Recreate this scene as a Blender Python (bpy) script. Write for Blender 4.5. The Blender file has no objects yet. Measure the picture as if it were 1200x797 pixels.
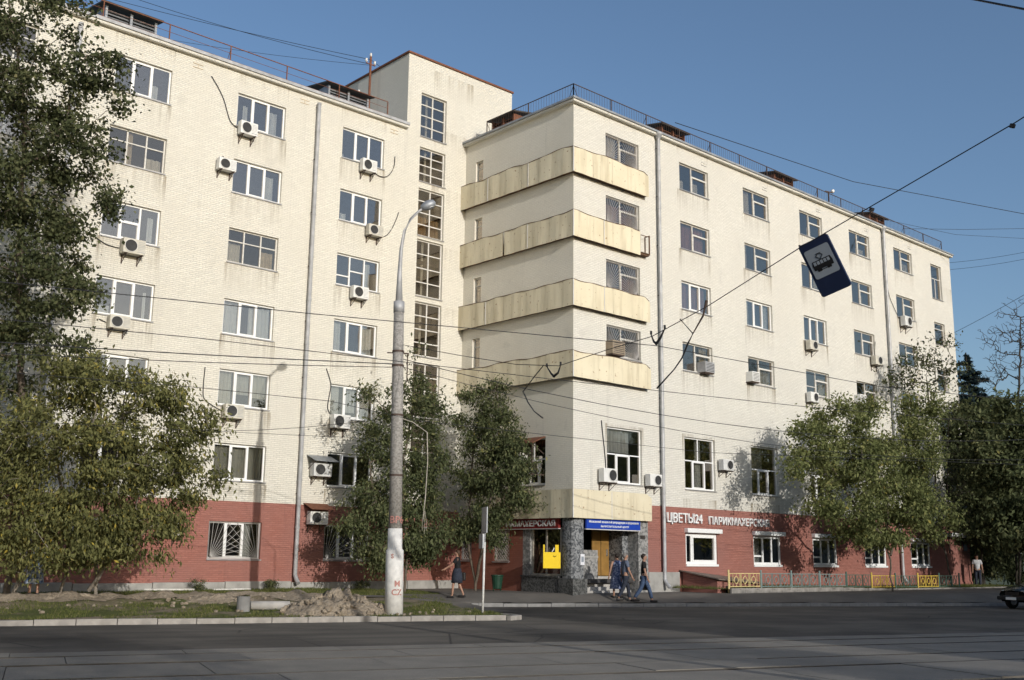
import bpy, bmesh, math, random
import numpy as np
from mathutils import Vector, Matrix
R = math.radians
sc = bpy.context.scene
col = sc.collection

# ------------------------------------------------------------------ camera
CAM = np.array([-31.80, -31.186, 1.45])
CR = np.array([0.73884142, -0.67375812, 0.01278107])
CU = np.array([-0.14342588, -0.13869203, 0.97989466])
CF = np.array([0.65843935, 0.7258199, 0.19910577])
FPX = 1253.57
cd = bpy.data.cameras.new('camera')
cam = bpy.data.objects.new('camera', cd)
col.objects.link(cam)
cam.matrix_world = Matrix(((CR[0], CU[0], -CF[0], CAM[0]), (CR[1], CU[1], -CF[1], CAM[1]),
                           (CR[2], CU[2], -CF[2], CAM[2]), (0, 0, 0, 1)))
cd.sensor_width = 36.0
cd.lens = FPX / 1200 * 36
cd.clip_end = 3000
sc.camera = cam

# ------------------------------------------------------------------ sky and sun
SUN_EL, SUN_AZ = R(16.0), R(189.5)          # the sun stands behind the photographer
w = bpy.data.worlds.new('World')
sc.world = w
w.use_nodes = True
wn = w.node_tree
wn.nodes.clear()
sky = wn.nodes.new('ShaderNodeTexSky')
sky.sky_type = 'NISHITA'
sky.sun_disc = False
sky.sun_elevation = SUN_EL
sky.sun_rotation = SUN_AZ
sky.air_density = 1.0
sky.dust_density = 2.2
sky.ozone_density = 3.0
bgn = wn.nodes.new('ShaderNodeBackground')
bgn.inputs['Strength'].default_value = 0.13
won = wn.nodes.new('ShaderNodeOutputWorld')
wn.links.new(sky.outputs[0], bgn.inputs[0])
wn.links.new(bgn.outputs[0], won.inputs[0])
sl = bpy.data.lights.new('sun', 'SUN')
sl.energy = 2.65
sl.angle = R(0.5)
sl.color = (1.0, 0.965, 0.915)
so = bpy.data.objects.new('sun', sl)
col.objects.link(so)
sd = Vector((math.sin(SUN_AZ) * math.cos(SUN_EL), math.cos(SUN_AZ) * math.cos(SUN_EL), math.sin(SUN_EL)))
so.rotation_euler = sd.to_track_quat('Z', 'Y').to_euler()
so.location = (-40, -60, 60)
sc.view_settings.view_transform = 'Standard'
sc.view_settings.look = 'None'
sc.view_settings.exposure = 0.12
sc.view_settings.gamma = 1.0
sc.view_settings.use_curve_mapping = False
sc.cycles.max_bounces = 8
sc.cycles.transparent_max_bounces = 16

# ------------------------------------------------------------------ helpers
def at(px, py, depth):
    d = CF * FPX + CR * (px - 600) - CU * (py - 398.5)
    return CAM + d * (depth / (d @ CF))

def on(ax, val, px, py):
    d = CF * FPX + CR * (px - 600) - CU * (py - 398.5)
    return CAM + d * ((val - CAM[ax]) / d[ax])

RU = np.array([.946, -.324]); RN = np.array([.324, .946]); RO = np.array([-9.66, -6.64])
def xy(s, t):
    q = RO + t * RU + s * RN
    return float(q[0]), float(q[1])
def sst(a):
    a = np.clip(a, 0, 1)
    return a * a * (3 - 2 * a)
def G(x, y):
    s = (x - RO[0]) * RN[0] + (y - RO[1]) * RN[1]
    gl = -.27 + .27 * sst(s / 5.5) + .1 * np.clip((s - 5.5) / 7.5, 0, 1)
    t = (x - RO[0]) * RU[0] + (y - RO[1]) * RU[1]
    ke = np.interp(t, [1.6, 2.48, 7.27, 14.94, 26.5, 60], [8.6, 8.45, 7.84, 7.25, 6.23, 5.6])
    gr = -.27 + .16 * np.clip(s - ke, 0, 1.9)
    k = sst((x + 9) / 4)
    return gl * (1 - k) + gr * k

def tag(o, label=None, cat=None, group=None, kind=None):
    if label: o['label'] = label
    if cat: o['category'] = cat
    if group: o['group'] = group
    if kind: o['kind'] = kind
    return o

def empty(name, loc=(0, 0, 0), rz=0, parent=None):
    o = bpy.data.objects.new(name, None)
    o.empty_display_size = .2
    col.objects.link(o)
    o.location = loc
    o.rotation_euler = (0, 0, rz)
    o.parent = parent
    return o

def put(name, me, parent=None, loc=(0, 0, 0), rz=0):
    o = bpy.data.objects.new(name, me)
    col.objects.link(o)
    o.parent = parent
    o.location = loc
    if isinstance(rz, tuple): o.rotation_euler = rz
    else: o.rotation_euler = (0, 0, rz)
    return o

class MB:
    def __init__(self):
        self.v = []; self.f = []
    def quad(self, a, b, c, d):
        n = len(self.v); self.v += [tuple(a), tuple(b), tuple(c), tuple(d)]; self.f.append((n, n+1, n+2, n+3)); return self
    def box(self, x0, x1, y0, y1, z0, z1):
        n = len(self.v)
        self.v += [(x0,y0,z0),(x1,y0,z0),(x1,y1,z0),(x0,y1,z0),(x0,y0,z1),(x1,y0,z1),(x1,y1,z1),(x0,y1,z1)]
        self.f += [(n,n+3,n+2,n+1),(n+4,n+5,n+6,n+7),(n,n+1,n+5,n+4),(n+1,n+2,n+6,n+5),(n+2,n+3,n+7,n+6),(n+3,n,n+4,n+7)]
        return self
    def bev(self, x0, x1, y0, y1, z0, z1, b=.02):
        bm = bmesh.new()
        bmesh.ops.create_cube(bm, size=1)
        for v in bm.verts:
            v.co = ((x0+x1)/2 + v.co.x*(x1-x0), (y0+y1)/2 + v.co.y*(y1-y0), (z0+z1)/2 + v.co.z*(z1-z0))
        bmesh.ops.bevel(bm, geom=bm.edges[:], offset=b, segments=2, affect='EDGES', profile=.6)
        self.bm(bm); bm.free(); return self
    def bm(self, bm, M=None):
        n = len(self.v); bm.verts.ensure_lookup_table()
        for i, v in enumerate(bm.verts): v.index = i
        self.v += [tuple(M @ v.co) if M else tuple(v.co) for v in bm.verts]
        self.f += [tuple(n + v.index for v in f.verts) for f in bm.faces]; return self
    def bar(self, a, b, r, n=4, r2=None, cap=True):
        a = np.array(a, float); b = np.array(b, float); r2 = r if r2 is None else r2
        d = b - a; L = np.linalg.norm(d)
        if L < 1e-6: return self
        d /= L
        e = np.array([0, 0, 1.]) if abs(d[2]) < .9 else np.array([1., 0, 0])
        u = np.cross(d, e); u /= np.linalg.norm(u); w_ = np.cross(d, u)
        k = len(self.v)
        for c, rr in ((a, r), (b, r2)):
            for i in range(n):
                t = 2 * math.pi * (i + .5) / n
                self.v.append(tuple(c + (u * math.cos(t) + w_ * math.sin(t)) * rr))
        for i in range(n):
            j = (i + 1) % n
            self.f.append((k+i, k+n+i, k+n+j, k+j))
        if cap:
            self.f.append(tuple(range(k, k+n))); self.f.append(tuple(reversed(range(k+n, k+2*n))))
        return self
    def tube(self, pts, r, n=5):
        pts = [np.array(q, float) for q in pts]
        k = len(self.v); m = len(pts)
        for i, q in enumerate(pts):
            d = pts[min(i+1, m-1)] - pts[max(i-1, 0)]; d /= (np.linalg.norm(d) + 1e-9)
            e = np.array([0, 0, 1.]) if abs(d[2]) < .9 else np.array([1., 0, 0])
            u = np.cross(d, e); u /= np.linalg.norm(u); w_ = np.cross(d, u)
            rr = r[i] if hasattr(r, '__len__') else r
            for a in range(n):
                t = 2 * math.pi * a / n
                self.v.append(tuple(q + (u * math.cos(t) + w_ * math.sin(t)) * rr))
        for i in range(m - 1):
            for a in range(n):
                b = (a + 1) % n
                self.f.append((k+i*n+a, k+(i+1)*n+a, k+(i+1)*n+b, k+i*n+b))
        self.f.append(tuple(range(k, k+n))); self.f.append(tuple(reversed(range(k+(m-1)*n, k+m*n))))
        return self
    def lathe(self, prof, n=24, c=(0, 0, 0)):
        k = len(self.v); m = len(prof)
        for r, z in prof:
            for i in range(n):
                t = 2 * math.pi * i / n
                self.v.append((c[0] + r*math.cos(t), c[1] + r*math.sin(t), c[2] + z))
        for j in range(m - 1):
            for i in range(n):
                a = (i + 1) % n
                self.f.append((k+j*n+i, k+j*n+a, k+(j+1)*n+a, k+(j+1)*n+i))
        self.f.append(tuple(reversed(range(k, k+n)))); self.f.append(tuple(range(k+(m-1)*n, k+m*n)))
        return self
    def prism(self, poly, y0, y1):
        """polygon in x,z extruded along y"""
        n = len(self.v); m = len(poly)
        self.v += [(x, y0, z) for x, z in poly] + [(x, y1, z) for x, z in poly]
        self.f.append(tuple(range(n, n+m))); self.f.append(tuple(reversed(range(n+m, n+2*m))))
        for i in range(m):
            j = (i + 1) % m
            self.f.append((n+i, n+m+i, n+m+j, n+j))
        return self
    def mesh(self, name, mt, smooth=False):
        me = bpy.data.meshes.new(name)
        me.from_pydata(self.v, [], self.f)
        if mt: me.materials.append(mt)
        if smooth: me.shade_smooth()
        me.update()
        return me
    def build(self, name, mt, parent=None, loc=(0, 0, 0), rz=0, smooth=False):
        return put(name, self.mesh(name, mt, smooth), parent, loc, rz)

def fast_mesh(name, verts, faces_n, nside, mt, tint=None):
    """verts (N,3), faces (F,nside) as numpy"""
    me = bpy.data.meshes.new(name)
    me.vertices.add(len(verts)); me.vertices.foreach_set('co', np.asarray(verts, np.float32).ravel())
    F = len(faces_n)
    me.loops.add(F * nside); me.loops.foreach_set('vertex_index', np.asarray(faces_n, np.int32).ravel())
    me.polygons.add(F)
    me.polygons.foreach_set('loop_start', np.arange(0, F * nside, nside, dtype=np.int32))
    me.polygons.foreach_set('loop_total', np.full(F, nside, np.int32))
    if mt: me.materials.append(mt)
    if tint is not None:
        a = me.attributes.new('tint', 'FLOAT', 'FACE'); a.data.foreach_set('value', np.asarray(tint, np.float32))
    me.update(calc_edges=True)
    return me

# ------------------------------------------------------------------ materials
M = {}
class NT:
    def __init__(self, name):
        self.m = bpy.data.materials.new(name); self.m.use_nodes = True
        self.t = self.m.node_tree; self.n = self.t.nodes
        self.b = self.n['Principled BSDF']; self.out = self.n['Material Output']
        M[name] = self.m
    def node(self, ty, **k):
        x = self.n.new(ty)
        for a, v in k.items():
            if a in x.inputs.keys(): x.inputs[a].default_value = v
            else: setattr(x, a, v)
        return x
    def link(self, a, b): self.t.links.new(a, b)
    def obj(self):
        return self.node('ShaderNodeTexCoord').outputs['Object']
    def wall_uv(self):
        s = self.node('ShaderNodeSeparateXYZ'); self.link(self.obj(), s.inputs[0])
        a = self.node('ShaderNodeMath', operation='ADD'); self.link(s.outputs[0], a.inputs[0]); self.link(s.outputs[1], a.inputs[1])
        c = self.node('ShaderNodeCombineXYZ'); self.link(a.outputs[0], c.inputs[0]); self.link(s.outputs[2], c.inputs[1])
        return c.outputs[0]
    def noise(self, scale, detail=3, rough=.55, vec=None, stretch=None):
        x = self.node('ShaderNodeTexNoise'); x.inputs['Scale'].default_value = scale
        x.inputs['Detail'].default_value = detail; x.inputs['Roughness'].default_value = rough
        v = vec or self.obj()
        if stretch:
            mp = self.node('ShaderNodeMapping'); mp.inputs['Scale'].default_value = stretch
            self.link(v, mp.inputs[0]); v = mp.outputs[0]
        self.link(v, x.inputs['Vector'])
        return x.outputs['Fac']
    def ramp(self, fac, stops):
        x = self.node('ShaderNodeValToRGB'); e = x.color_ramp.elements
        while len(e) < len(stops): e.new(.5)
        for i, (p_, c) in enumerate(stops):
            e[i].position = p_; e[i].color = (*c, 1) if len(c) == 3 else c
        self.link(fac, x.inputs[0]); return x.outputs[0]
    def mix(self, fac, a, b, mode='MIX'):
        x = self.node('ShaderNodeMix', data_type='RGBA', blend_type=mode)
        for i, v in ((0, fac), (6, a), (7, b)):
            if hasattr(v, 'links'): self.link(v, x.inputs[i])
            elif i == 0: x.inputs[0].default_value = v
            else: x.inputs[i].default_value = (*v, 1)
        return x.outputs[2]
    def bump(self, h, strength=.3, dist=.02, prev=None):
        x = self.node('ShaderNodeBump'); x.inputs['Strength'].default_value = strength; x.inputs['Distance'].default_value = dist
        self.link(h, x.inputs['Height'])
        if prev: self.link(prev, x.inputs['Normal'])
        return x.outputs[0]
    def base(self, c):
        if hasattr(c, 'links'): self.link(c, self.b.inputs['Base Color'])
        else: self.b.inputs['Base Color'].default_value = (*c, 1)
    def set(self, rough=.8, metal=0., spec=.3):
        self.b.inputs['Roughness'].default_value = rough; self.b.inputs['Metallic'].default_value = metal
        self.b.inputs['Specular IOR Level'].default_value = spec
    def nrm(self, n): self.link(n, self.b.inputs['Normal'])

def plain(name, c, rough=.7, metal=0, var=.15, scale=6., spec=.3, bump=0.):
    t = NT(name); t.set(rough, metal, spec)
    f = t.noise(scale, 4)
    t.base(t.ramp(f, [(.25, tuple(x * (1 - var) for x in c)), (.75, tuple(min(1, x * (1 + var)) for x in c))]))
    if bump: t.nrm(t.bump(t.noise(scale * 8, 3), bump, .01))
    return t.m

def brick_paint(name, c, c2, dirt, streak=.0, bumpk=.5, mort=.85, grain=40, gd=.012, runs=None):
    t = NT(name); t.set(.85, 0, .2)
    uv = t.wall_uv()
    br = t.node('ShaderNodeTexBrick')
    br.inputs['Scale'].default_value = 1.0
    br.inputs['Brick Width'].default_value = .26; br.inputs['Row Height'].default_value = .078
    br.inputs['Mortar Size'].default_value = .010; br.inputs['Mortar Smooth'].default_value = .3
    br.inputs['Color1'].default_value = (*c, 1); br.inputs['Color2'].default_value = (*c2, 1)
    br.inputs['Mortar'].default_value = (*[x * mort for x in c], 1)
    t.link(uv, br.inputs['Vector'])
    big = t.noise(.35, 5, .6)
    colr = t.mix(t.ramp(big, [(.42, (0, 0, 0)), (.72, (1, 1, 1))]), br.outputs['Color'], dirt)
    fine = t.noise(9, 4, .7)
    colr = t.mix(t.ramp(fine, [(.35, (.16,)*3), (.6, (0, 0, 0))]), colr, tuple(x * .72 for x in dirt))
    if streak:
        sN = t.noise(1, 5, .7, stretch=(1.5, 1.5, .07))
        colr = t.mix(t.ramp(sN, [(.60, (0, 0, 0)), (.74, (streak,)*3)]), colr, tuple(x * .62 for x in dirt))
        pt_ = t.noise(.8, 6, .72)
        colr = t.mix(t.ramp(pt_, [(.60, (0, 0, 0)), (.64, (streak * .7,)*3)]), colr, tuple(x * .80 for x in dirt))
        sp_ = t.noise(2.3, 5, .75)
        colr = t.mix(t.ramp(sp_, [(.70, (0, 0, 0)), (.73, (.5,)*3)]), colr, (dirt[0] * .62, dirt[1] * .52, dirt[2] * .42))
    if runs:                                # rain runs that start at the sills and window corners
        x0, dx, ww, z0, dz = runs
        sp3 = t.node('ShaderNodeSeparateXYZ'); t.link(t.obj(), sp3.inputs[0])
        def mth(op, a, b=None):
            n_ = t.node('ShaderNodeMath', operation=op)
            for i_, v_ in enumerate((a, b)):
                if v_ is None: continue
                if hasattr(v_, 'links'): t.link(v_, n_.inputs[i_])
                else: n_.inputs[i_].default_value = v_
            return n_.outputs[0]
        uu = mth('FLOORED_MODULO', mth('SUBTRACT', sp3.outputs[0], x0 - .1), dx)
        inx = mth('LESS_THAN', uu, ww + .2)
        zz = mth('FLOORED_MODULO', mth('SUBTRACT', z0 - .03, sp3.outputs[2]), dz)      # metres below the sill
        fall = mth('MAXIMUM', mth('SUBTRACT', 1., mth('DIVIDE', zz, 1.25)), 0.)
        edge = mth('ABSOLUTE', mth('SUBTRACT', mth('DIVIDE', uu, (ww + .2) * .5), 1.))
        k_ = mth('MULTIPLY', mth('MULTIPLY', inx, fall), mth('ADD', .35, mth('POWER', edge, 4.)))
        rn = t.ramp(t.noise(1, 5, .7, stretch=(7, 7, .35)), [(.42, (0, 0, 0)), (.72, (1, 1, 1))])
        sx_ = t.node('ShaderNodeSeparateColor'); t.link(rn, sx_.inputs[0])
        colr = t.mix(mth('MINIMUM', mth('MULTIPLY', mth('MULTIPLY', k_, sx_.outputs[0]), 1.5), .85), colr, (dirt[0] * .50, dirt[1] * .45, dirt[2] * .38))
    t.base(colr)
    inv = t.node('ShaderNodeMath', operation='SUBTRACT'); inv.inputs[0].default_value = 1.; t.link(br.outputs['Fac'], inv.inputs[1])
    n1 = t.bump(inv.outputs[0], bumpk, .012)
    t.nrm(t.bump(t.noise(grain, 4, .7), .6, gd, n1))
    return t.m

brick_paint('cream_brick', (.80, .77, .685), (.72, .69, .605), (.68, .65, .575), streak=.40, mort=.72, bumpk=.9, gd=.022, runs=(2.07, 5.205, 2.28, 10.17, 2.975))
brick_paint('cream_brick_left', (.80, .765, .665), (.72, .685, .59), (.68, .645, .555), streak=.40, mort=.72, bumpk=.9, gd=.022, runs=(-17.52, 5.17, 2.27, 10.05, 2.93))
brick_paint('side_stucco', (.80, .755, .645), (.77, .72, .61), (.70, .655, .55), streak=.5, bumpk=.15, grain=22, gd=.035)
brick_paint('red_brick', (.395, .172, .135), (.335, .138, .106), (.31, .15, .125), streak=.5, mort=.78, bumpk=.9, gd=.02)
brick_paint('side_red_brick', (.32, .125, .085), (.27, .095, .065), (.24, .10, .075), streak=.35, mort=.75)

def stone(name, c1, c2, scale, rough=.6):
    t = NT(name); t.set(rough, 0, .4)
    vo = t.node('ShaderNodeTexVoronoi'); vo.inputs['Scale'].default_value = scale
    t.link(t.obj(), vo.inputs['Vector'])
    s = t.node('ShaderNodeSeparateColor'); t.link(vo.outputs['Color'], s.inputs[0])
    t.base(t.mix(t.ramp(t.noise(3, 4), [(.4, (0, 0, 0)), (.8, (.35,)*3)]), t.ramp(s.outputs[0], [(.30, c1), (.5, tuple((a + b) / 2 for a, b in zip(c1, c2))), (.7, c2)]), tuple(a * .8 for a in c2)))
    t.nrm(t.bump(t.noise(60, 3), .2, .005))
    return t.m
stone('granite_speckle', (.06, .065, .07), (.25, .255, .255), 15)
stone('granite_dark', (.045, .047, .045), (.13, .13, .125), 16, .5)
stone('granite_pale', (.15, .15, .145), (.33, .32, .30), 12)
stone('concrete_aggregate', (.235, .22, .20), (.35, .33, .30), 22, .9)

plain('concrete', (.40, .38, .35), .92, var=.22, scale=2.5, bump=.35)
plain('kerb_concrete', (.275, .255, .228), .92, var=.35, scale=3, bump=.3)
plain('dark_concrete', (.22, .215, .205), .92, var=.25, scale=3, bump=.3)
plain('plinth_concrete', (.33, .32, .295), .92, var=.25, scale=2.2, bump=.4)
plain('pvc_white', (.80, .80, .78), .45, var=.05, scale=2)
plain('wood_white', (.62, .60, .55), .7, var=.22, scale=9)
plain('wood_grey', (.40, .36, .30), .75, var=.35, scale=7)
plain('galvanised', (.40, .40, .40), .55, .25, var=.25, scale=3)
plain('sheet_grey', (.33, .345, .36), .5, .4, var=.3, scale=2)
plain('sheet_dark', (.06, .052, .045), .6, .2, var=.3, scale=3)
plain('rust_metal', (.20, .085, .05), .8, .2, var=.4, scale=12)
plain('rail_brown', (.09, .062, .05), .75, .2, var=.3, scale=9)
plain('sill_metal', (.36, .35, .34), .5, .5, var=.2, scale=3)
plain('soffit_brown', (.13, .075, .045), .85, var=.3, scale=4)
plain('ac_plastic', (.72, .71, .67), .5, var=.1, scale=4)
plain('ac_dark', (.05, .05, .05), .6, var=.2)
plain('ac_box_brown', (.30, .24, .17), .6, var=.25)
plain('black_rubber', (.022, .022, .022), .75, var=.2)
plain('wire_black', (.028, .028, .03), .7, var=.1)
plain('insulator', (.70, .68, .64), .3, var=.1)
plain('curtain_white', (.72, .70, .66), .9, var=.1, scale=5)
plain('curtain_cream', (.62, .53, .40), .9, var=.15, scale=5)
plain('curtain_rose', (.40, .21, .20), .9, var=.15, scale=5)
plain('blind_beige', (.60, .56, .47), .9, var=.1, scale=5)
plain('interior_shade', (.055, .052, .05), .95, var=.4, scale=.7)  # dark colour stands in for the dimness of interiors and recesses
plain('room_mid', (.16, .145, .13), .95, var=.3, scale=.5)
plain('cardboard', (.36, .23, .11), .9, var=.15)
plain('grille_white', (.46, .44, .41), .55, var=.1)
plain('grille_grey', (.36, .34, .32), .6, .1, var=.15)
plain('sign_red', (.19, .022, .020), .45, var=.12)
plain('sign_blue', (.016, .055, .36), .4, var=.06)
plain('sign_navy', (.014, .022, .055), .4, var=.12)
plain('sign_face_grey', (.27, .30, .335), .4, var=.08, scale=3)
plain('letter_white', (.80, .80, .78), .5, var=.04)
plain('letter_grey', (.62, .60, .57), .5, var=.1)
plain('paint_black', (.012, .012, .013), .5, var=.1)
plain('yellow_box', (.82, .57, .008), .4, var=.05)
plain('door_wood', (.27, .15, .04), .5, var=.2, scale=3)
plain('fence_yellow', (.66, .47, .085), .55, var=.12)
plain('fence_pale', (.70, .56, .26), .55, var=.12)
plain('fence_green', (.075, .135, .105), .55, var=.15)
plain('fence_teal', (.20, .27, .255), .55, var=.15)
plain('bin_green', (.012, .045, .026), .5, var=.2)
plain('cellar_roof', (.21, .165, .135), .65, .2, var=.25, scale=2)
plain('graffiti_red', (.40, .20, .17), .7, var=.3, scale=20)
plain('pole_white', (.66, .645, .61), .85, var=.2, scale=5, bump=.2)
plain('skin', (.36, .205, .14), .6, var=.08)
plain('hair_dark', (.022, .016, .012), .6, var=.3, scale=30)
plain('hair_brown', (.07, .038, .02), .6, var=.3, scale=30)
plain('hair_grey', (.20, .185, .17), .7, var=.2, scale=30)
plain('cloth_black', (.016, .016, .017), .9, var=.3, scale=15)
plain('cloth_navy', (.03, .035, .05), .9, var=.3, scale=15)
plain('cloth_greyblue', (.12, .14, .19), .9, var=.2, scale=15)
plain('cloth_jeans', (.055, .085, .15), .9, var=.3, scale=15)
plain('cloth_white', (.55, .55, .56), .9, var=.1, scale=15)
plain('leather_black', (.02, .018, .017), .45, var=.2)
plain('car_paint', (.016, .018, .017), .25, .3, var=.1, spec=.6)
plain('chrome', (.6, .6, .6), .2, .9, var=.05)
plain('tyre', (.02, .02, .02), .9, var=.2)
plain('lamp_glass', (.55, .55, .52), .15, var=.05, spec=.6)
plain('bark', (.13, .105, .08), .95, var=.4, scale=12, bump=.8)
plain('bark_pale', (.25, .22, .18), .95, var=.45, scale=14, bump=.8)
plain('bark_dark', (.06, .05, .04), .95, var=.4, scale=12, bump=.8)
plain('paper', (.70, .70, .72), .8, var=.05)
plain('far_wall', (.17, .145, .12), .9, var=.15, scale=1)
plain('rail_steel', (.06, .054, .048), .5, .4, var=.2)

# patterned dress
t = NT('cloth_dress'); t.set(.9)
t.base(t.ramp(t.noise(16, 3, .6), [(.42, (.055, .075, .16)), (.52, (.12, .15, .26)), (.62, (.30, .33, .42))]))
t = NT('cloth_dress_pale'); t.set(.9)
t.base(t.ramp(t.noise(9, 3, .6), [(.42, (.06, .10, .22)), (.52, (.30, .38, .50)), (.60, (.62, .64, .66))]))

# balcony cladding sheet with rust and runs
t = NT('balcony_sheet'); t.set(.6, 0, .3)
b0 = t.mix(t.ramp(t.noise(.8, 4), [(.35, (0, 0, 0)), (.7, (1, 1, 1))]), (.74, .665, .485), (.67, .59, .415))
st = t.noise(1, 4, .6, stretch=(3, 3, .3))
b0 = t.mix(t.ramp(st, [(.5, (0, 0, 0)), (.78, (.55,)*3)]), b0, (.33, .265, .16))
sp = t.noise(7, 2, .5)
b0 = t.mix(t.ramp(sp, [(.66, (0, 0, 0)), (.72, (.8,)*3)]), b0, (.30, .17, .08))
t.base(b0); t.nrm(t.bump(t.noise(1.2, 2, .5, stretch=(2.2, 2.2, .3)), .35, .06))

# glass: part mirror, part see-through
for nm, refl, tn in (('glass', .20, (.86, .88, .88)), ('glass_old', .10, (.80, .79, .75))):
    t = NT(nm)
    t.n.remove(t.b)
    tr = t.node('ShaderNodeBsdfTransparent'); tr.inputs[0].default_value = (*tn, 1)
    gl = t.node('ShaderNodeBsdfGlossy'); gl.inputs['Roughness'].default_value = .03; gl.inputs['Color'].default_value = (.80, .73, .66, 1)
    lw = t.node('ShaderNodeLayerWeight'); lw.inputs[0].default_value = .35
    mr = t.node('ShaderNodeMapRange'); t.link(lw.outputs['Facing'], mr.inputs[0]); mr.inputs[3].default_value = refl; mr.inputs[4].default_value = .9
    t.link(t.bump(t.noise(1.3, 2), .06, .05), gl.inputs['Normal'])
    mx = t.node('ShaderNodeMixShader'); t.link(mr.outputs[0], mx.inputs[0]); t.link(tr.outputs[0], mx.inputs[1]); t.link(gl.outputs[0], mx.inputs[2])
    t.link(mx.outputs[0], t.out.inputs[0])

# ground materials
t = NT('asphalt'); t.set(.88, 0, .35)
f1 = t.noise(55, 4, .7); f2 = t.noise(.25, 5, .6)
c_ = t.ramp(f1, [(.3, (.046, .041, .035)), (.62, (.080, .071, .061)), (.8, (.14, .125, .107))])
c_ = t.mix(t.ramp(f2, [(.42, (0, 0, 0)), (.58, (.8,)*3)]), c_, (.135, .12, .10))
rot = t.node('ShaderNodeMapping'); rot.inputs['Rotation'].default_value = (0, 0, .33); t.link(t.obj(), rot.inputs[0])
wv = t.noise(.9, 5, .65, vec=rot.outputs[0], stretch=(.07, 1.3, 1))
c_ = t.mix(t.ramp(wv, [(.5, (0, 0, 0)), (.68, (.65,)*3)]), c_, (.036, .033, .030))
ck = t.node('ShaderNodeTexVoronoi'); ck.feature = 'DISTANCE_TO_EDGE'; ck.inputs['Scale'].default_value = .35
wob = t.mix(.12, t.obj(), t.node('ShaderNodeTexNoise', Scale=1.5).outputs['Color']); t.link(wob, ck.inputs['Vector'])
cm = t.mix(t.ramp(t.noise(.2, 2), [(.5, (0, 0, 0)), (.6, (1, 1, 1))]), (0, 0, 0), t.ramp(ck.outputs['Distance'], [(.0, (1, 1, 1)), (.012, (0, 0, 0))]))
c_ = t.mix(cm, c_, (.02, .019, .018))
spk = t.noise(22, 2, .5)
c_ = t.mix(t.ramp(spk, [(.74, (0, 0, 0)), (.78, (.8,)*3)]), c_, (.24, .22, .19))
t.base(c_); t.nrm(t.bump(f1, .5, .01))
t = NT('pavement_asphalt'); t.set(.92, 0, .2)
f1 = t.noise(45, 4, .7); f2 = t.noise(.5, 5, .6)
c_ = t.ramp(f1, [(.3, (.105, .095, .082)), (.7, (.17, .155, .135))])
c_ = t.mix(t.ramp(f2, [(.4, (0, 0, 0)), (.7, (.7,)*3)]), c_, (.20, .18, .155))
t.base(c_); t.nrm(t.bump(f1, .5, .01))
t = NT('tram_slab'); t.set(.85, 0, .3)
f1 = t.noise(40, 4, .7); f2 = t.noise(.7, 5, .65)
c_ = t.ramp(f1, [(.3, (.18, .164, .14)), (.7, (.31, .283, .243))])
c_ = t.mix(t.ramp(f2, [(.38, (0, 0, 0)), (.7, (.75,)*3)]), c_, (.16, .148, .128))
t.base(c_); t.nrm(t.bump(f1, .4, .008))
t = NT('soil_grass'); t.set(.95, 0, .1)
f1 = t.noise(.55, 5, .65); f2 = t.noise(14, 4, .7)
soil = t.ramp(f2, [(.3, (.16, .13, .09)), (.7, (.29, .235, .17))])
gr = t.ramp(f2, [(.3, (.06, .072, .024)), (.7, (.125, .138, .052))])
t.base(t.mix(t.ramp(f1, [(.42, (0, 0, 0)), (.55, (1, 1, 1))]), soil, gr)); t.nrm(t.bump(f2, .8, .05))
t = NT('soil'); t.set(.97, 0, .1)
f2 = t.noise(11, 5, .7)
t.base(t.ramp(f2, [(.28, (.17, .138, .10)), (.5, (.30, .248, .185)), (.75, (.43, .365, .285))])); t.nrm(t.bump(f2, 1., .06))
plain('far_ground', (.10, .11, .05), .95, var=.3, scale=.1)

def leaf_mat(name, stops, trans=.3):
    t = NT(name); t.set(.75, 0, .08)
    a = t.node('ShaderNodeAttribute'); a.attribute_name = 'tint'
    c = t.ramp(a.outputs['Fac'], stops)
    t.base(c)
    tr = t.node('ShaderNodeBsdfTranslucent'); t.link(c, tr.inputs[0])
    mx = t.node('ShaderNodeMixShader'); mx.inputs[0].default_value = trans
    t.link(t.b.outputs[0], mx.inputs[1]); t.link(tr.outputs[0], mx.inputs[2]); t.link(mx.outputs[0], t.out.inputs[0])
leaf_mat('leaf_dark', [(0, (.040, .050, .024)), (.6, (.098, .112, .052)), (.95, (.165, .172, .085)), (1, (.24, .22, .11))], .35)
leaf_mat('leaf_olive', [(0, (.070, .076, .030)), (.55, (.185, .188, .072)), (.93, (.27, .26, .105)), (1, (.46, .36, .07))], .35)
leaf_mat('leaf_green', [(0, (.050, .062, .030)), (.6, (.125, .145, .066)), (.96, (.205, .215, .105)), (1, (.30, .27, .09))], .35)
leaf_mat('leaf_light', [(0, (.085, .100, .036)), (.6, (.20, .222, .085)), (.96, (.29, .295, .125)), (1, (.40, .34, .09))], .35)
leaf_mat('needle', [(0, (.010, .020, .022)), (.6, (.024, .042, .045)), (1, (.05, .07, .07))], .1)
leaf_mat('grass_blade', [(0, (.05, .066, .018)), (.6, (.135, .155, .048)), (.9, (.21, .205, .08)), (1, (.32, .28, .14))])

# ================================================================== SETTING: ground, road, tram bed, verge, pavement
def sheet(name, poly, z, mt, parent=None):
    me = bpy.data.meshes.new(name)
    me.from_pydata([(x, y, z) for x, y in poly], [], [tuple(range(len(poly)))])
    me.materials.append(M[mt]); me.update()
    return put(name, me, parent)

tag(sheet('ground', [(-700, -700), (800, -700), (800, 900), (-700, 900)], -.46, 'far_ground'), kind='structure')
tag(sheet('road', [xy(-42, -90), xy(-42, 160), xy(11, 160), xy(11, -90)], -.40, 'asphalt'), kind='structure')

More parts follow.
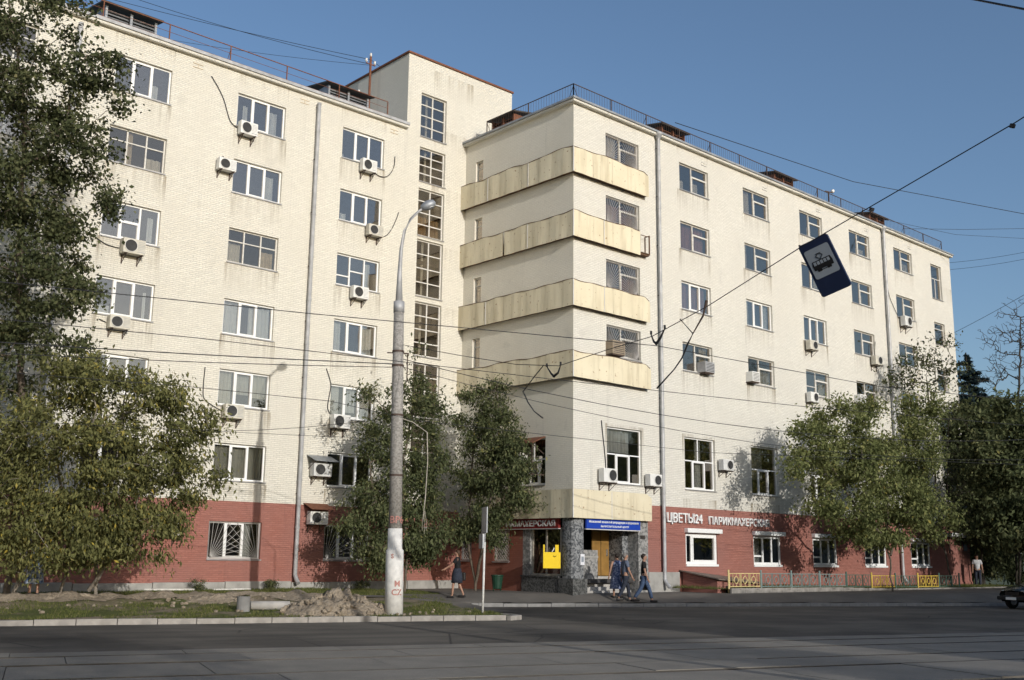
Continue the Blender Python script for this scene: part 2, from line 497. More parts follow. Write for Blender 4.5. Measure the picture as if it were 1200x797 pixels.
# tram bed: concrete slabs with rails let in
tram = empty('tram_track'); tag(tram, kind='structure')
tram.location = (*xy(-8.2, 0), -.40); tram.rotation_euler = (0, 0, math.atan2(RU[1], RU[0]))
rng = random.Random(3)
rows = [(-.06, -.94), (-1.10, -2.46), (-2.62, -4.64), (-4.80, -6.16), (-6.32, -8.6)]
slab_me = {}
for k, (a, b) in enumerate(rows):
    L = 3.0
    slab_me[k] = MB().bev(0, L - .012, b, a, -.02, .03, .006).mesh('slab', M['tram_slab'])
    for i in range(-9, 16):
        o = put('slab', slab_me[k], tram, (i * L + (.9 if k % 2 else 0) - 1.3, 0, rng.uniform(-.006, .004)))
        o.rotation_euler = (rng.uniform(-.002, .002), rng.uniform(-.001, .001), 0)
for y in (-1.0, -2.52, -4.70, -6.22):
    m = MB()
    m.box(-60, 110, y - .036, y + .036, -.03, .034)
    m.build('rail', M['rail_steel'], tram)
    MB().box(-60, 110, y - .070, y - .0365, -.03, .018).build('rail_groove', M['paint_black'], tram)

# kerb along the road, one stone after another
kerb = empty('kerb'); tag(kerb, kind='structure')
stone_me = MB().bev(0, .985, -.15, .0, -.2, .15, .015).mesh('kerbstone', M['kerb_concrete'])
dark_stone = MB().bev(0, .985, -.15, .0, -.2, .13, .015).mesh('kerbstone', M['dark_concrete'])
ang = math.atan2(RU[1], RU[0])
rng = random.Random(5)
for i in range(45):
    x, y = xy(.15, -.95 - i)
    put('kerbstone', stone_me, kerb, (x, y, -.40 + rng.uniform(-.012, .008)), ang + rng.uniform(-.006, .006))
# rounded nose, then back along the side bay
nose = [xy(.0, .05), xy(.35, .55), xy(.95, .55), xy(1.9, .15), xy(2.9, -.25), xy(3.9, -.7), xy(4.9, -1.0)]
def stones_along(pts, me, z, par, step=1.0):
    for a, b in zip(pts[:-1], pts[1:]):
        d = np.array(b) - np.array(a); L = float(np.hypot(*d)); n = max(1, int(round(L / step)))
        for k in range(n):
            q = np.array(a) + d * k / n
            o = put('kerbstone', me, par, (q[0], q[1], z + rng.uniform(-.01, .008)), math.atan2(d[1], d[0]))
            o.scale = (L / n / 1.0, 1, 1)
stones_along(nose, stone_me, -.415, kerb)
KB = [xy(8.5, 2.2), xy(8.45, 2.48), xy(7.84, 7.27), xy(7.25, 14.94), xy(6.23, 26.5), xy(5.6, 60)]
pkerb = empty('pavement_kerb'); tag(pkerb, kind='structure')
stones_along(KB, dark_stone, -.40, pkerb)

def smooth_noise(x, y, seed=0):
    r_ = np.random.RandomState(seed); v = 0
    for k in range(7):
        fx, fy = r_.uniform(-1, 1, 2) * (1.1 ** k) * 1.6; ph = r_.uniform(0, 6.28)
        v = v + np.sin(x * fx * 2 + y * fy * 2 + ph) / (k + 2)
    return v

def terrain(name, s0, s1, t0, t1, ds, mt, keep, dz=None, extra=0.):
    ns, nt_ = int((s1 - s0) / ds) + 1, int((t1 - t0) / ds) + 1
    S, T = np.meshgrid(np.linspace(s0, s1, ns), np.linspace(t0, t1, nt_), indexing='ij')
    X = RO[0] + T * RU[0] + S * RN[0]; Y = RO[1] + T * RU[1] + S * RN[1]
    Z = G(X, Y) + extra
    if dz is not None: Z = Z + dz(S, T, X, Y)
    idx = np.arange(ns * nt_).reshape(ns, nt_)
    F = np.stack([idx[:-1, :-1], idx[:-1, 1:], idx[1:, 1:], idx[1:, :-1]], -1).reshape(-1, 4)
    sc_ = (S[:-1, :-1] + ds / 2).ravel(); tc = (T[:-1, :-1] + ds / 2).ravel()
    F = F[keep(sc_, tc)]
    me = fast_mesh(name, np.stack([X, Y, Z], -1).reshape(-1, 3), F[:, ::-1], 4, M[mt])
    me.shade_smooth()
    return put(name, me)

def verge_edge(s):          # t where the grass ends at the bay / pavement
    return np.where(s < 4.9, .35 - .28 * s, np.where(s < 7.2, -1.1 + (s - 4.9) * .1, 1.6))
def bank(S, T, X, Y):       # dug-over soil strip along the trees
    b = np.exp(-((S - 5.2 - .35 * np.sin(T * .6)) / 1.0) ** 2) * (.17 + .10 * smooth_noise(X * 1.6, Y * 1.6, 4) + .05 * smooth_noise(X * 5, Y * 5, 14)) * np.clip((-T - 2.5) / 2, 0, 1)
    return np.where(S < .3, 0, b + .025 * smooth_noise(X * 2, Y * 2, 2))
verge = tag(terrain('verge', .14, 16.5, -45, 2.3, .16, 'soil_grass', lambda s, t: (t < verge_edge(s)), bank), kind='structure')
tag(terrain('soil_bank', 4.0, 6.5, -42, -3.0, .12, 'soil', lambda s, t: (np.abs(s - 5.25 - .35 * np.sin(t * .6)) < 1.0 + .35 * smooth_noise(t * .8, s * .0, 8)), bank, .02), kind='structure')
def kedge(t):
    return np.interp(t, [1.6, 2.48, 7.27, 14.94, 26.5, 60], [8.6, 8.45, 7.84, 7.25, 6.23, 5.6])
def ramp_dz(S, T, X, Y):
    f = np.maximum(sst((6.4 - S) / 2.2), sst((T - 1.0) / 1.3) * (S < 8.5)) * (T < 2.46) * (S < 8.5)
    return (-.402 - G(X, Y)) * f
pave = tag(terrain('pavement', 4.4, 24, -1.6, 60, .2, 'pavement_asphalt', lambda s, t: (((t >= 1.6) & (s > kedge(t) + .02)) | ((t < 2.45) & (s > 4.0) & (s < 10.2))), ramp_dz, .012), kind='structure')
# asphalt footpath across the lawn
path = tag(terrain('footpath', 6.6, 7.7, -40, -1.0, .22, 'pavement_asphalt', lambda s, t: t < 5, None, .03), kind='structure')
# strip of lawn in front of the right wing
lawn = tag(terrain('lawn', 9, 27, 8, 60, .4, 'soil_grass', lambda s, t: ((-9.66 + .946 * t + .324 * s) > 7.1) & ((-6.64 - .324 * t + .946 * s) > -2.5) & ((-6.64 - .324 * t + .946 * s) < .1), lambda S, T, X, Y: np.interp(X, [7, 15, 20, 30], [.16, .12, .03, .02]), .03), kind='structure')

edg = empty('lawn_edging'); tag(edg, kind='structure')
eme = MB().bev(0, .99, -.05, .05, -.2, .20, .012).mesh('edging_stone', M['kerb_concrete'])
for i in range(29): put('edging_stone', eme, edg, (7.1 + i, -2.56, float(G(7.1 + i, -2.56)) + float(np.interp(7.1 + i, [7, 15, 20, 30], [.03, .0, -.1, -.12]))))
# heap of dug earth beside the lamp post
def heap(name, cx, cy, rx, ry, h, seed, mt, rz=0, n=46):
    r_ = np.random.RandomState(seed)
    u = np.linspace(-1, 1, n); X, Y = np.meshgrid(u, u, indexing='ij')
    rr = np.sqrt(X ** 2 + Y ** 2)
    prof = np.clip(1 - rr, 0, 1) ** .8
    nz = smooth_noise(X * 3, Y * 3, seed) * .22 + smooth_noise(X * 7, Y * 7, seed + 1) * .12 + r_.uniform(-.16, .16, X.shape) + .25 * np.abs(smooth_noise(X * 11, Y * 11, seed + 5))
    Z = h * prof * (1 + nz) - .05 + .03 * nz
    c, s = math.cos(rz), math.sin(rz)
    V = np.stack([(X * rx) * c - (Y * ry) * s, (X * rx) * s + (Y * ry) * c, Z], -1).reshape(-1, 3)
    idx = np.arange(n * n).reshape(n, n)
    F = np.stack([idx[:-1, :-1], idx[1:, :-1], idx[1:, 1:], idx[:-1, 1:]], -1).reshape(-1, 4)
    o = put(name, fast_mesh(name, V, F, 4, M[mt]), None, (cx, cy, float(G(cx, cy)) - .02))
    return o
tag(heap('earth_heap', -13.7, -3.6, 1.75, 1.05, .62, 7, 'soil', ang), 'heap of dug brown earth beside the concrete lamp post', 'earth heap')
tag(heap('earth_heap', -15.6, .35, 2.2, .7, .22, 9, 'soil', ang), 'low ridge of loose soil by the grey concrete pipe stubs', 'earth heap')
tag(heap('earth_heap', -19.4, 1.9, 3.0, .8, .25, 12, 'soil', ang), 'low bank of loose soil under the drooping olive tree', 'earth heap')
# clods
cl = []
r_ = random.Random(2)
clod_bm = bmesh.new(); bmesh.ops.create_icosphere(clod_bm, subdivisions=1, radius=.06)
for v in clod_bm.verts: v.co *= r_.uniform(.6, 1.25)
mcl = MB()
for i in range(260):
    t_ = r_.uniform(-14, -3); s_ = r_.gauss(4.6, 1.1)
    if i > 150: t_ = r_.gauss(-4.6, 1.2); s_ = r_.gauss(1.4, .7)
    if s_ < .3: continue
    x, y = xy(s_, t_); k = r_.uniform(.3, 1.5)
    mcl.bm(clod_bm, Matrix.Translation((x, y, float(G(x, y)) + (.12 if abs(s_ - 5.2) < 1 else .02))) @ Matrix.Scale(k, 4) @ Matrix.Rotation(r_.uniform(0, 6), 4, 'Z'))
for i in range(150):                       # lumps on the heap itself
    a = r_.uniform(0, 6.28); rr = r_.uniform(0, 1.05); hx, hy = 1.75 * rr * math.cos(a), 1.05 * rr * math.sin(a)
    x, y = -13.7 + hx * math.cos(ang) - hy * math.sin(ang), -3.6 + hx * math.sin(ang) + hy * math.cos(ang)
    k = r_.uniform(.5, 2.3) * (1.1 if rr > .6 else .9)
    mcl.bm(clod_bm, Matrix.Translation((x, y, float(G(-13.7, -3.6)) + .62 * max(0, 1 - rr) ** .8 * .95)) @ Matrix.Rotation(r_.uniform(0, 6), 4, 'Z') @ Matrix.Rotation(r_.uniform(0, 6), 4, 'X') @ Matrix.Scale(k, 4))
tag(mcl.build('soil_clods', M['soil']), 'loose clods scattered over the verge', 'soil', kind='stuff')

# grass blades
def grass(name, n, sampler, h0, h1, seed, mt='grass_blade'):
    r = np.random.RandomState(seed)
    P_ = sampler(r, n)                       # (n,3)
    n = len(P_)
    a = r.uniform(0, 2 * np.pi, n); h = r.uniform(h0, h1, n); wd = r.uniform(.006, .014, n)
    lean = r.normal(0, .35, (n, 2)) * h[:, None]
    d = np.stack([np.cos(a), np.sin(a), 0 * a], -1) * wd[:, None]
    tip = P_ + np.stack([lean[:, 0], lean[:, 1], h], -1)
    V = np.stack([P_ - d, P_ + d, tip], 1).reshape(-1, 3)
    F = np.arange(3 * n).reshape(n, 3)
    return put(name, fast_mesh(name, V, F, 3, M[mt], np.clip(r.beta(2, 2, n) * 1.05, 0, 1)))
def samp_verge(r, n):
    # clumped along the kerb, thin over the soil bank, full over the lawn
    s = np.concatenate([r.uniform(.2, 4.0, int(n * .45)), r.uniform(7.8, 15, int(n * .55))])
    t = np.concatenate([-34 * r.uniform(0, 1, int(n * .45)) ** 1.3 + .2, r.uniform(-26, 1.4, int(n * .55))])
    X = RO[0] + t * RU[0] + s * RN[0]; Y = RO[1] + t * RU[1] + s * RN[1]
    k = (t < verge_edge(s)) & (Y < 7.25) & (smooth_noise(X * .9, Y * .9, 31) + smooth_noise(X * 3, Y * 3, 33) * .5 + r.normal(0, .25, len(s)) > np.where(s < 4, -.02, -.5))
    k &= ~(((s - 1.3) / 1.2) ** 2 + ((t + 4.7) / 1.9) ** 2 < .8)
    return np.stack([X, Y, G(X, Y) + bank(s, t, X, Y) - .01], -1)[k]
tag(grass('grass', 150000, samp_verge, .03, .11, 1), 'short patchy grass on the verge and lawn', 'grass', kind='stuff')
def samp_right(r, n):
    x = r.uniform(6, 36, n); y = r.uniform(-2.4, -.05, n)
    k = smooth_noise(x, y, 41) + r.normal(0, .3, n) > -.3
    return np.stack([x, y, G(x, y) + .03 + np.interp(x, [7, 15, 20, 30], [.16, .12, .03, .02])], -1)[k]
tag(grass('grass', 40000, samp_right, .04, .18, 2), 'green grass strip behind the low yellow and green fence', 'grass', kind='stuff')

# ================================================================== THE BUILDING
D = 7.40; HR = 21.40; HL = 21.33; HT = 25.11; XT0, XT1 = -3.67, 2.98; LX = 35.5
bld = empty('office_building')
tag(bld, 'cream painted brick block of seven storeys with dark red ground floor', 'building')

def wall(name, u0, u1, z0, z1, holes, mt, loc, rz, reveal=.22, skip=(), parent=bld):
    """wall in local x-z, face at y=0, inside towards +y; holes get reveals, skips do not"""
    xs = sorted({u0, u1, *[h[0] for h in holes], *[h[1] for h in holes], *[h[0] for h in skip], *[h[1] for h in skip]})
    zs = sorted({z0, z1, *[h[2] for h in holes], *[h[3] for h in holes], *[h[2] for h in skip], *[h[3] for h in skip]})
    xs = [x for x in xs if u0 - 1e-6 <= x <= u1 + 1e-6]; zs = [z for z in zs if z0 - 1e-6 <= z <= z1 + 1e-6]
    m = MB(); vi = {}
    def V(x, z):
        k = (round(x, 4), round(z, 4))
        if k not in vi: vi[k] = len(m.v); m.v.append((x, 0, z))
        return vi[k]
    for a, b in zip(xs[:-1], xs[1:]):
        for c, d in zip(zs[:-1], zs[1:]):
            mx, mz = (a + b) / 2, (c + d) / 2
            if any(h[0] < mx < h[1] and h[2] < mz < h[3] for h in list(holes) + list(skip)): continue
            m.f.append((V(a, c), V(b, c), V(b, d), V(a, d)))
    for a, b, c, d in [h[:4] for h in holes]:
        m.quad((a, 0, c), (a, reveal, c), (a, reveal, d), (a, 0, d))
        m.quad((b, 0, c), (b, 0, d), (b, reveal, d), (b, reveal, c))
        m.quad((a, 0, d), (a, reveal, d), (b, reveal, d), (b, 0, d))
        m.quad((a, 0, c), (b, 0, c), (b, reveal, c), (a, reveal, c))
    return m.build(name, M[mt], parent, loc, rz)

STY = {
 'pvc3':  [(0, .325, 0, 1, 0), (.325, .665, 0, 1, 1), (.665, 1, 0, 1, 0)],
 'pvc3b': [(0, .325, 0, .32, 0), (0, .325, .32, 1, 0), (.325, .665, 0, .52, 0), (.325, .665, .52, 1, 0), (.665, 1, 0, 1, 0)],
 'pvc3c': [(0, .325, 0, 1, 0), (.325, .665, 0, .52, 1), (.325, .665, .52, 1, 0), (.665, 1, 0, 1, 0)],
 'wood3': [(a, b, c, d, 0) for a, b in ((0, .33), (.33, .67), (.67, 1)) for c, d in ((0, .64), (.64, 1))],
 'old2':  [(0, .46, 0, 1, 0), (.46, 1, 0, .66, 1), (.46, 1, .66, 1, 0)],
 'old2b': [(0, .46, 0, .36, 0), (0, .46, .36, 1, 0), (.46, 1, 0, .66, 1), (.46, 1, .66, 1, 0)],
 'tall':  [(0, 1, .52, 1, 0), (0, .30, 0, .52, 0), (.30, .68, 0, .52, 1), (.68, 1, 0, .52, 0)],
 'tall2': [(0, .48, .55, 1, 0), (.48, 1, .55, 1, 0), (0, .30, 0, .55, 0), (.30, .70, 0, .55, 1), (.70, 1, 0, .55, 0)],
 'tower': [(a, b, c, d, 0) for a, b in ((0, .5), (.5, 1)) for c, d in ((0, .25), (.25, .5), (.5, .75), (.75, 1))],
 'narrow': [(0, 1, 0, .72, 0), (0, 1, .72, 1, 0)],
 'narrow2': [(0, .5, 0, .6, 0), (.5, 1, 0, .6, 0), (0, 1, .6, 1, 0)],
 'shop':  [(0, .20, 0, 1, 0), (.20, 1, 0, 1, 1)],
 'shop3': [(0, .36, 0, .3, 0), (0, .36, .3, 1, 0), (.36, .68, 0, 1, 0), (.68, 1, 0, 1, 0)],
 'one':   [(0, 1, 0, 1, 0)],
}
_wc = {}
def cached(key, fn):
    if key not in _wc: _wc[key] = fn()
    return _wc[key]
def frame_mesh(style, w_, h, mt, b):
    m = MB()
    m.box(0, w_, 0, .07, 0, b).box(0, w_, 0, .07, h - b, h).box(0, b, 0, .07, b, h - b).box(w_ - b, w_, 0, .07, b, h - b)
    for x0, x1, z0, z1, s in STY[style]:
        X0, X1, Z0, Z1 = max(b, x0 * w_), min(w_ - b, x1 * w_), max(b, z0 * h), min(h - b, z1 * h)
        hb = b * .5
        if x1 < .999: m.box(X1 - hb, X1 + hb, .002, .066, Z0 + .001, Z1 - .001)
        if z1 < .999: m.box(X0 + (hb + .001 if x0 > 0 else .001), X1 - (hb + .001 if x1 < .999 else .001), .004, .064, Z1 - hb * .8, Z1 + hb * .8)
        if s:
            a0, a1, c0, c1 = X0 + (hb if x0 > 0 else 0), X1 - (hb if x1 < .999 else 0), Z0 + (hb if z0 > 0 else 0), Z1 - (hb if z1 < .999 else 0)
            q = b * .7
            m.box(a0, a1, -.018, .05, c0, c0 + q).box(a0, a1, -.018, .05, c1 - q, c1).box(a0, a0 + q, -.017, .05, c0 + q, c1 - q).box(a1 - q, a1, -.017, .05, c0 + q, c1 - q)
    return m.mesh('window', M[mt])
def pane_mesh(w_, h, mt):
    return MB().box(0, w_, 0, .012, 0, h).mesh('pane', M[mt])
def curtain_mesh(w_, h, mt, seed, folds):
    n = max(8, int(w_ * 22)); r = random.Random(seed); m = MB(); ph = r.uniform(0, 6)
    for i in range(n):
        xa, xb = w_ * i / n, w_ * (i + 1) / n
        ya, yb = [.035 * math.sin(x * folds + ph) + .02 * math.sin(x * folds * 2.3 + ph * 2) for x in (xa, xb)]
        m.quad((xa, ya, 0), (xb, yb, 0), (xb, yb, h), (xa, ya, h))
    return m.mesh('curtain', M[mt])
def grille_mesh(w_, h, kind, mt):
    m = MB(); r = .010
    m.bar((0, 0, 0), (w_, 0, 0), r).bar((0, 0, h), (w_, 0, h), r).bar((0, 0, 0), (0, 0, h), r).bar((w_, 0, 0), (w_, 0, h), r)
    def clip_ray(ox, oz, ang_, x0, x1):
        dx, dz = math.cos(ang_), math.sin(ang_); t_ = 9
        if dx > 1e-6: t_ = min(t_, (x1 - ox) / dx)
        if dx < -1e-6: t_ = min(t_, (x0 - ox) / dx)
        if dz > 1e-6: t_ = min(t_, (h - oz) / dz)
        return ox + dx * t_, oz + dz * t_
    if kind == 'burst':                  # rays from the foot of the middle post
        for ox, x0, x1, a0, a1 in ((w_ * .02, 0, w_ * .48, 4, 86), (w_ * .98, w_ * .5, w_, 94, 176)):
            for k in range(15):
                e = clip_ray(ox, .02, R(a0 + (a1 - a0) * k / 14), x0, x1); m.bar((ox, 0, .02), (e[0], 0, e[1]), .012)
    elif kind == 'burst3':
        for k in range(10):
            e = clip_ray(w_ * .04, .02, R(3 + 84 * k / 9), 0, w_ * .62); m.bar((w_ * .04, 0, .02), (e[0], 0, e[1]), .009)
        for k in range(9):
            e = clip_ray(w_ * .96, .02, R(93 + 84 * k / 8), w_ * .36, w_); m.bar((w_ * .96, 0.005, .02), (e[0], .005, e[1]), .009)
    elif kind == 'lattice':
        n = int((w_ + h) / .16)
        for k in range(1, n):
            c = k * .16
            xa, za = (c, 0) if c < w_ else (w_, c - w_)
            xb, zb = (0, c) if c < h else (c - h, h)
            m.bar((xa, 0, za), (xb, 0, zb), .008)
            m.bar((w_ - xa, .01, za), (w_ - xb, .01, zb), .008)
    elif kind == 'bars':
        k = int(w_ / .12)
        for i in range(1, k): m.bar((w_ * i / k, 0, 0), (w_ * i / k, 0, h), .007)
        m.bar((0, 0, h * .5), (w_, 0, h * .5), .009)
    return m.mesh('grille', M[mt])

wrng = random.Random(11)
def window(u, z, w_, h, style, loc, rz, curtain=None, grille=None, sill=True, mt=None, inset=.11, glass=None, bw=None):
    """one window at local (u, z) of the wall standing at loc / rz"""
    old = style in ('wood3', 'old2', 'old2b', 'tower', 'narrow', 'narrow2')
    mt = mt or ('wood_white' if old else 'pvc_white')
    b = bw or (.055 if old else .065)
    c, s = math.cos(rz), math.sin(rz)
    def W(x, y): return (loc[0] + x * c - y * s, loc[1] + x * s + y * c, loc[2] + z)
    g = .004
    o = put('window', cached(('f', style, w_, h, mt, b), lambda: frame_mesh(style, w_ - 2 * g, h - 2 * g, mt, b)), bld, W(u + g, inset), rz)
    o.location.z += g
    gm = glass or ('glass_old' if old else 'glass')
    for x0, x1, z0, z1, q in STY[style]:
        X0, X1, Z0, Z1 = max(b, x0 * w_), min(w_ - b, x1 * w_), max(b, z0 * h), min(h - b, z1 * h)
        pw, ph_ = round(X1 - X0 - .01, 3), round(Z1 - Z0 - .01, 3)
        p_ = put('pane', cached(('p', pw, ph_, gm), lambda: pane_mesh(pw, ph_, gm)), o, (X0 + .005, .030, Z0 + .005))
        p_.rotation_euler = (wrng.uniform(-.010, .012), 0, wrng.uniform(-.012, .012))
    if sill:
        sm = cached(('s', w_), lambda: MB().box(-.03, w_ + .03, -.16, 0, -.035, -.012).box(-.03, w_ + .03, -.16, -.15, -.06, -.035).mesh('sill', M['sill_metal']))
        put('sill', sm, o, (0, 0, 0))
    if grille:
        kind, gmt = grille
        put('grille', cached(('g', kind, w_, h, gmt), lambda: grille_mesh(w_ - .1, h - .08, kind, gmt)), o, (.05, -.06, .04))
    for cu in (curtain or []):
        cx, cw, cm = cu[:3]; cz = cu[3] if len(cu) > 3 else 0.
        ch = (cu[4] if len(cu) > 4 else 1.) * h - cz * h
        cwm, chm = round(cw * w_, 3), round(ch - .04, 3)
        put('curtain', cached(('c', cwm, chm, cm, int(cx * 9)), lambda: curtain_mesh(cwm, chm, cm, int(cx * 50), 26 if 'blind' not in cm else 70)), o, (cx * w_, .20, cz * h + .02))
    return o

# ---- left wing and tower front (facing the street), plane y = D
rowsL = [1.25, 4.27, 7.19, 10.05, 13.01, 15.95, 18.85]
colsL = [-33.0, -27.85, -22.68, -17.52, -12.36, -7.18]
WL, HLw = 2.27, 1.43
styL = {(3, 6): 'pvc3', (3, 5): 'wood3', (3, 4): 'pvc3c', (3, 3): 'pvc3', (3, 2): 'pvc3', (3, 1): 'pvc3', (3, 0): 'pvc3',
        (4, 6): 'pvc3', (4, 5): 'pvc3', (4, 4): 'wood3', (4, 3): 'pvc3', (4, 2): 'pvc3', (4, 1): 'pvc3', (4, 0): 'pvc3',
        (5, 6): 'pvc3', (5, 5): 'pvc3', (5, 4): 'pvc3b', (5, 3): 'pvc3', (5, 2): 'pvc3', (5, 1): 'pvc3', (5, 0): 'pvc3'}
cuL = {(3, 6): [(.72, .1, 'curtain_white', 0, .5)], (3, 4): [(.83, .1, 'curtain_white', .1, .8)], (3, 3): [(.02, .28, 'curtain_white', 0, .28), (.86, .05, 'curtain_white', 0, .8)],
       (3, 5): [(.36, .1, 'curtain_cream'), (.68, .3, 'curtain_white', 0, .4)],
       (4, 6): [(.18, .1, 'curtain_white', 0, .75), (.72, .16, 'curtain_white', 0, .8)], (4, 5): [(.72, .17, 'curtain_white', 0, .8)],
       (4, 4): [(.02, .28, 'curtain_white', 0, .62), (.7, .26, 'curtain_cream', 0, .55)], (4, 3): [(.02, .30, 'curtain_white'), (.55, .12, 'curtain_white'), (.70, .28, 'curtain_white')],
       (4, 2): [(.02, .29, 'blind_beige'), (.35, .3, 'blind_beige', .35, 1), (.69, .3, 'blind_beige', .3, 1)],
       (4, 1): [(.03, .94, 'blind_beige')], (4, 0): [(.7, .16, 'curtain_white')],
       (5, 6): [(.03, .1, 'curtain_white', 0, .2), (.82, .1, 'curtain_white', 0, .3)], (5, 5): [(.1, .12, 'curtain_white', 0, .3)], (5, 4): [(.68, .17, 'curtain_white', 0, .9)],
       (5, 3): [(.03, .2, 'curtain_white'), (.68, .26, 'curtain_white')], (5, 2): [(.03, .24, 'curtain_white'), (.42, .22, 'curtain_white', .2, 1), (.7, .25, 'curtain_white')], (5, 1): []}
holesU, holesG = [], []
for ci, x in enumerate(colsL):
    for ri, z in enumerate(rowsL):
        (holesG if ri == 0 else holesU).append((x, x + WL, z, z + HLw))
towerZ = [(4.80, 7.30), (7.62, 10.14), (10.46, 13.0), (13.28, 16.0), (16.18, 18.5), (18.85, 20.55), (21.1, 23.3)]
for a, b in towerZ: holesU.append((-2.86, -1.31, a, b))
wall('wall', -46, XT1, 3.465, HT, holesU, 'cream_brick_left', (0, D, 0), 0, skip=[(-46, XT0, HL, HT), (0, XT1, 3.465, HR)])
wall('ground_floor_wall', -46, 0, .34, 3.465, holesG + [(-2.86, -1.31, 1.35, 2.75)], 'red_brick', (0, D, 0), 0)
for ci, x in enumerate(colsL):
    for ri, z in enumerate(rowsL):
        st_ = styL.get((ci, ri), wrng.choice(['pvc3', 'wood3', 'pvc3c']))
        window(x, z, WL, HLw, st_, (0, D, 0), 0, cuL.get((ci, ri), [(.05, wrng.uniform(.1, .3), 'curtain_white')] if ci < 3 else None),
               ('burst3', 'grille_white') if ri == 0 else None)
for a, b in towerZ:
    h_ = round(b - a, 3)
    cu = [(.02, .46, 'cardboard', 0, .45), (.5, .46, 'cardboard', .02, .43)] if a == 16.18 else [(wrng.choice([.3, .78]), .1, 'curtain_white', 0, 1)]
    window(-2.86, a, 1.55, h_, 'tower', (0, D, 0), 0, cu, bw=.06)
window(-2.86, 1.35, 1.55, 1.4, 'narrow2', (0, D, 0), 0, None, ('lattice', 'grille_white'))
# plinth of the left wing, in cast lengths
pl = empty('plinth', parent=bld)
for i in range(16):
    x1_ = -i * 2.9; L = 2.87
    MB().bev(x1_ - L, x1_, D - .13, D + .1, -.35, .40 - .02 * (i % 3), .02).build('block', M['plinth_concrete'], pl)

# ---- tower sides and roof, rear walls
wall('tower_side_wall', 0, 8.0, HL - .3, HT, [], 'side_stucco', (XT0, D + 8.0, 0), R(-90))
wall('tower_side_wall', 0, 8.0, HR - .3, HT, [], 'side_stucco', (XT1, D, 0), R(90))
MB().box(XT0 + .01, XT1 - .01, D + .01, D + 8, HT - .6, HT - .02).build('tower_roof', M['sheet_dark'], bld)
trim = MB()
trim.box(XT0 - .06, XT1 + .06, D - .07, D + .02, HT - .04, HT + .05).box(XT0 - .07, XT0 + .03, D + .02, D + 8, HT - .04, HT + .05).box(XT1 - .03, XT1 + .07, D + .02, D + 8, HT - .04, HT + .05)
trim.build('tower_roof_edge', M['rust_metal'], bld)
MB().box(-46, XT0, D + .06, D + 13, HL - .5, HL).build('roof', M['sheet_grey'], bld)
MB().box(-46, XT0 - .002, D - .26, D + .06, HL - .03, HL + .10).build('roof_edge', M['galvanised'], bld)
MB().box(-46, XT0 - .002, D - .20, D - .004, HL - .14, HL - .032).build('cornice', M['cream_brick'], bld)
MB().quad((-46, D + 13, 0), (LX, D + 13, 0), (LX, D + 13, HL), (-46, D + 13, HL)).build('rear_wall', M['cream_brick'], bld)

# ---- side wall of the corner block, plane x = 0 (local u = D - y)
SL, SRZ = (0, D, 0), R(-90)
sideN = [(.76, 1.30, 18.97, 20.28), (.76, 1.30, 16.03, 17.38), (.76, 1.30, 13.09, 14.44), (.76, 1.30, 10.1, 11.49)]
side2 = (4.15, 5.75, 4.5, 6.5)
wall('side_wall', 0, D, 3.10, HR, sideN + [side2], 'side_stucco', SL, SRZ)
sg = [(.25, 1.0, 1.30, 2.62), (2.52, 3.55, 1.28, 2.60)]
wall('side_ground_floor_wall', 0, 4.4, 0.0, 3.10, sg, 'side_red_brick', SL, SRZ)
for u0, u1, z0, z1 in sideN: window(u0, z0, round(u1 - u0, 3), round(z1 - z0, 3), 'narrow', SL, SRZ, None, bw=.05)
window(side2[0], side2[2], 1.6, 2.0, 'tall2', SL, SRZ, [(.1, .3, 'curtain_white')])
for u0, u1, z0, z1 in sg: window(u0, z0, round(u1 - u0, 3), round(z1 - z0, 3), 'one', SL, SRZ, None, ('lattice', 'grille_white'), inset=.08, mt='pvc_white')

# ---- street wall of the right wing, plane y = 0
colsR = [2.07, 7.34, 12.54, 17.76, 22.90, 28.05]
WR = 2.28
rowsR = [(10.17, 1.36), (13.13, 1.38), (16.12, 1.37), (19.10, 1.37)]
holesU, holesG = [], []
for x in colsR:
    for z, h in rowsR: holesU.append((x, x + WR, z, z + h))
    holesU.append((x, x + WR, 4.63, 7.04))
    if x > 5: holesG.append((x - .05, x + WR, 1.25, 2.63))
c6 = [(18.10, 2.26), (15.10, 1.42), (12.12, 1.42), (9.15, 1.4), (5.2, 1.4)]
for z, h in c6: holesU.append((32.78, 34.18, z, z + h))
wall('wall', 0, LX, 3.10, HR, holesU, 'cream_brick', (0, 0, 0), 0, skip=[(4.62, LX, 3.10, 3.78)])
wall('ground_floor_wall', 4.62, LX, .12, 3.78, holesG, 'red_brick', (0, 0, 0), 0)
styR = {(1, 1): 'pvc3', (2, 1): 'pvc3', (3, 1): 'pvc3', (2, 0): 'old2b', (3, 0): 'old2b', (5, 1): 'old2b'}
rose, wh = 'curtain_rose', 'curtain_white'
cuR = {(0, 3): [(.03, .38, wh)], (0, 2): [(.03, .9, rose, 0, .8)], (0, 1): [(.55, .4, rose, 0, .6)], (0, 0): [(.5, .4, wh, 0, .3)],
       (1, 3): [(.04, .26, wh, 0, .45), (.6, .2, wh, 0, .5)], (1, 2): [(.04, .9, rose)], (1, 1): [(.04, .9, rose)], (2, 3): [(.1, .3, wh)], (2, 2): [(.1, .15, wh)],
       (2, 1): [(.1, .15, wh), (.75, .2, wh)], (2, 0): [(.55, .4, 'blind_beige', 0, .7)], (3, 3): [(.5, .2, wh, 0, .5)], (4, 3): [(.5, .4, wh, 0, .4)], (4, 0): [(.5, .4, 'blind_beige')]}
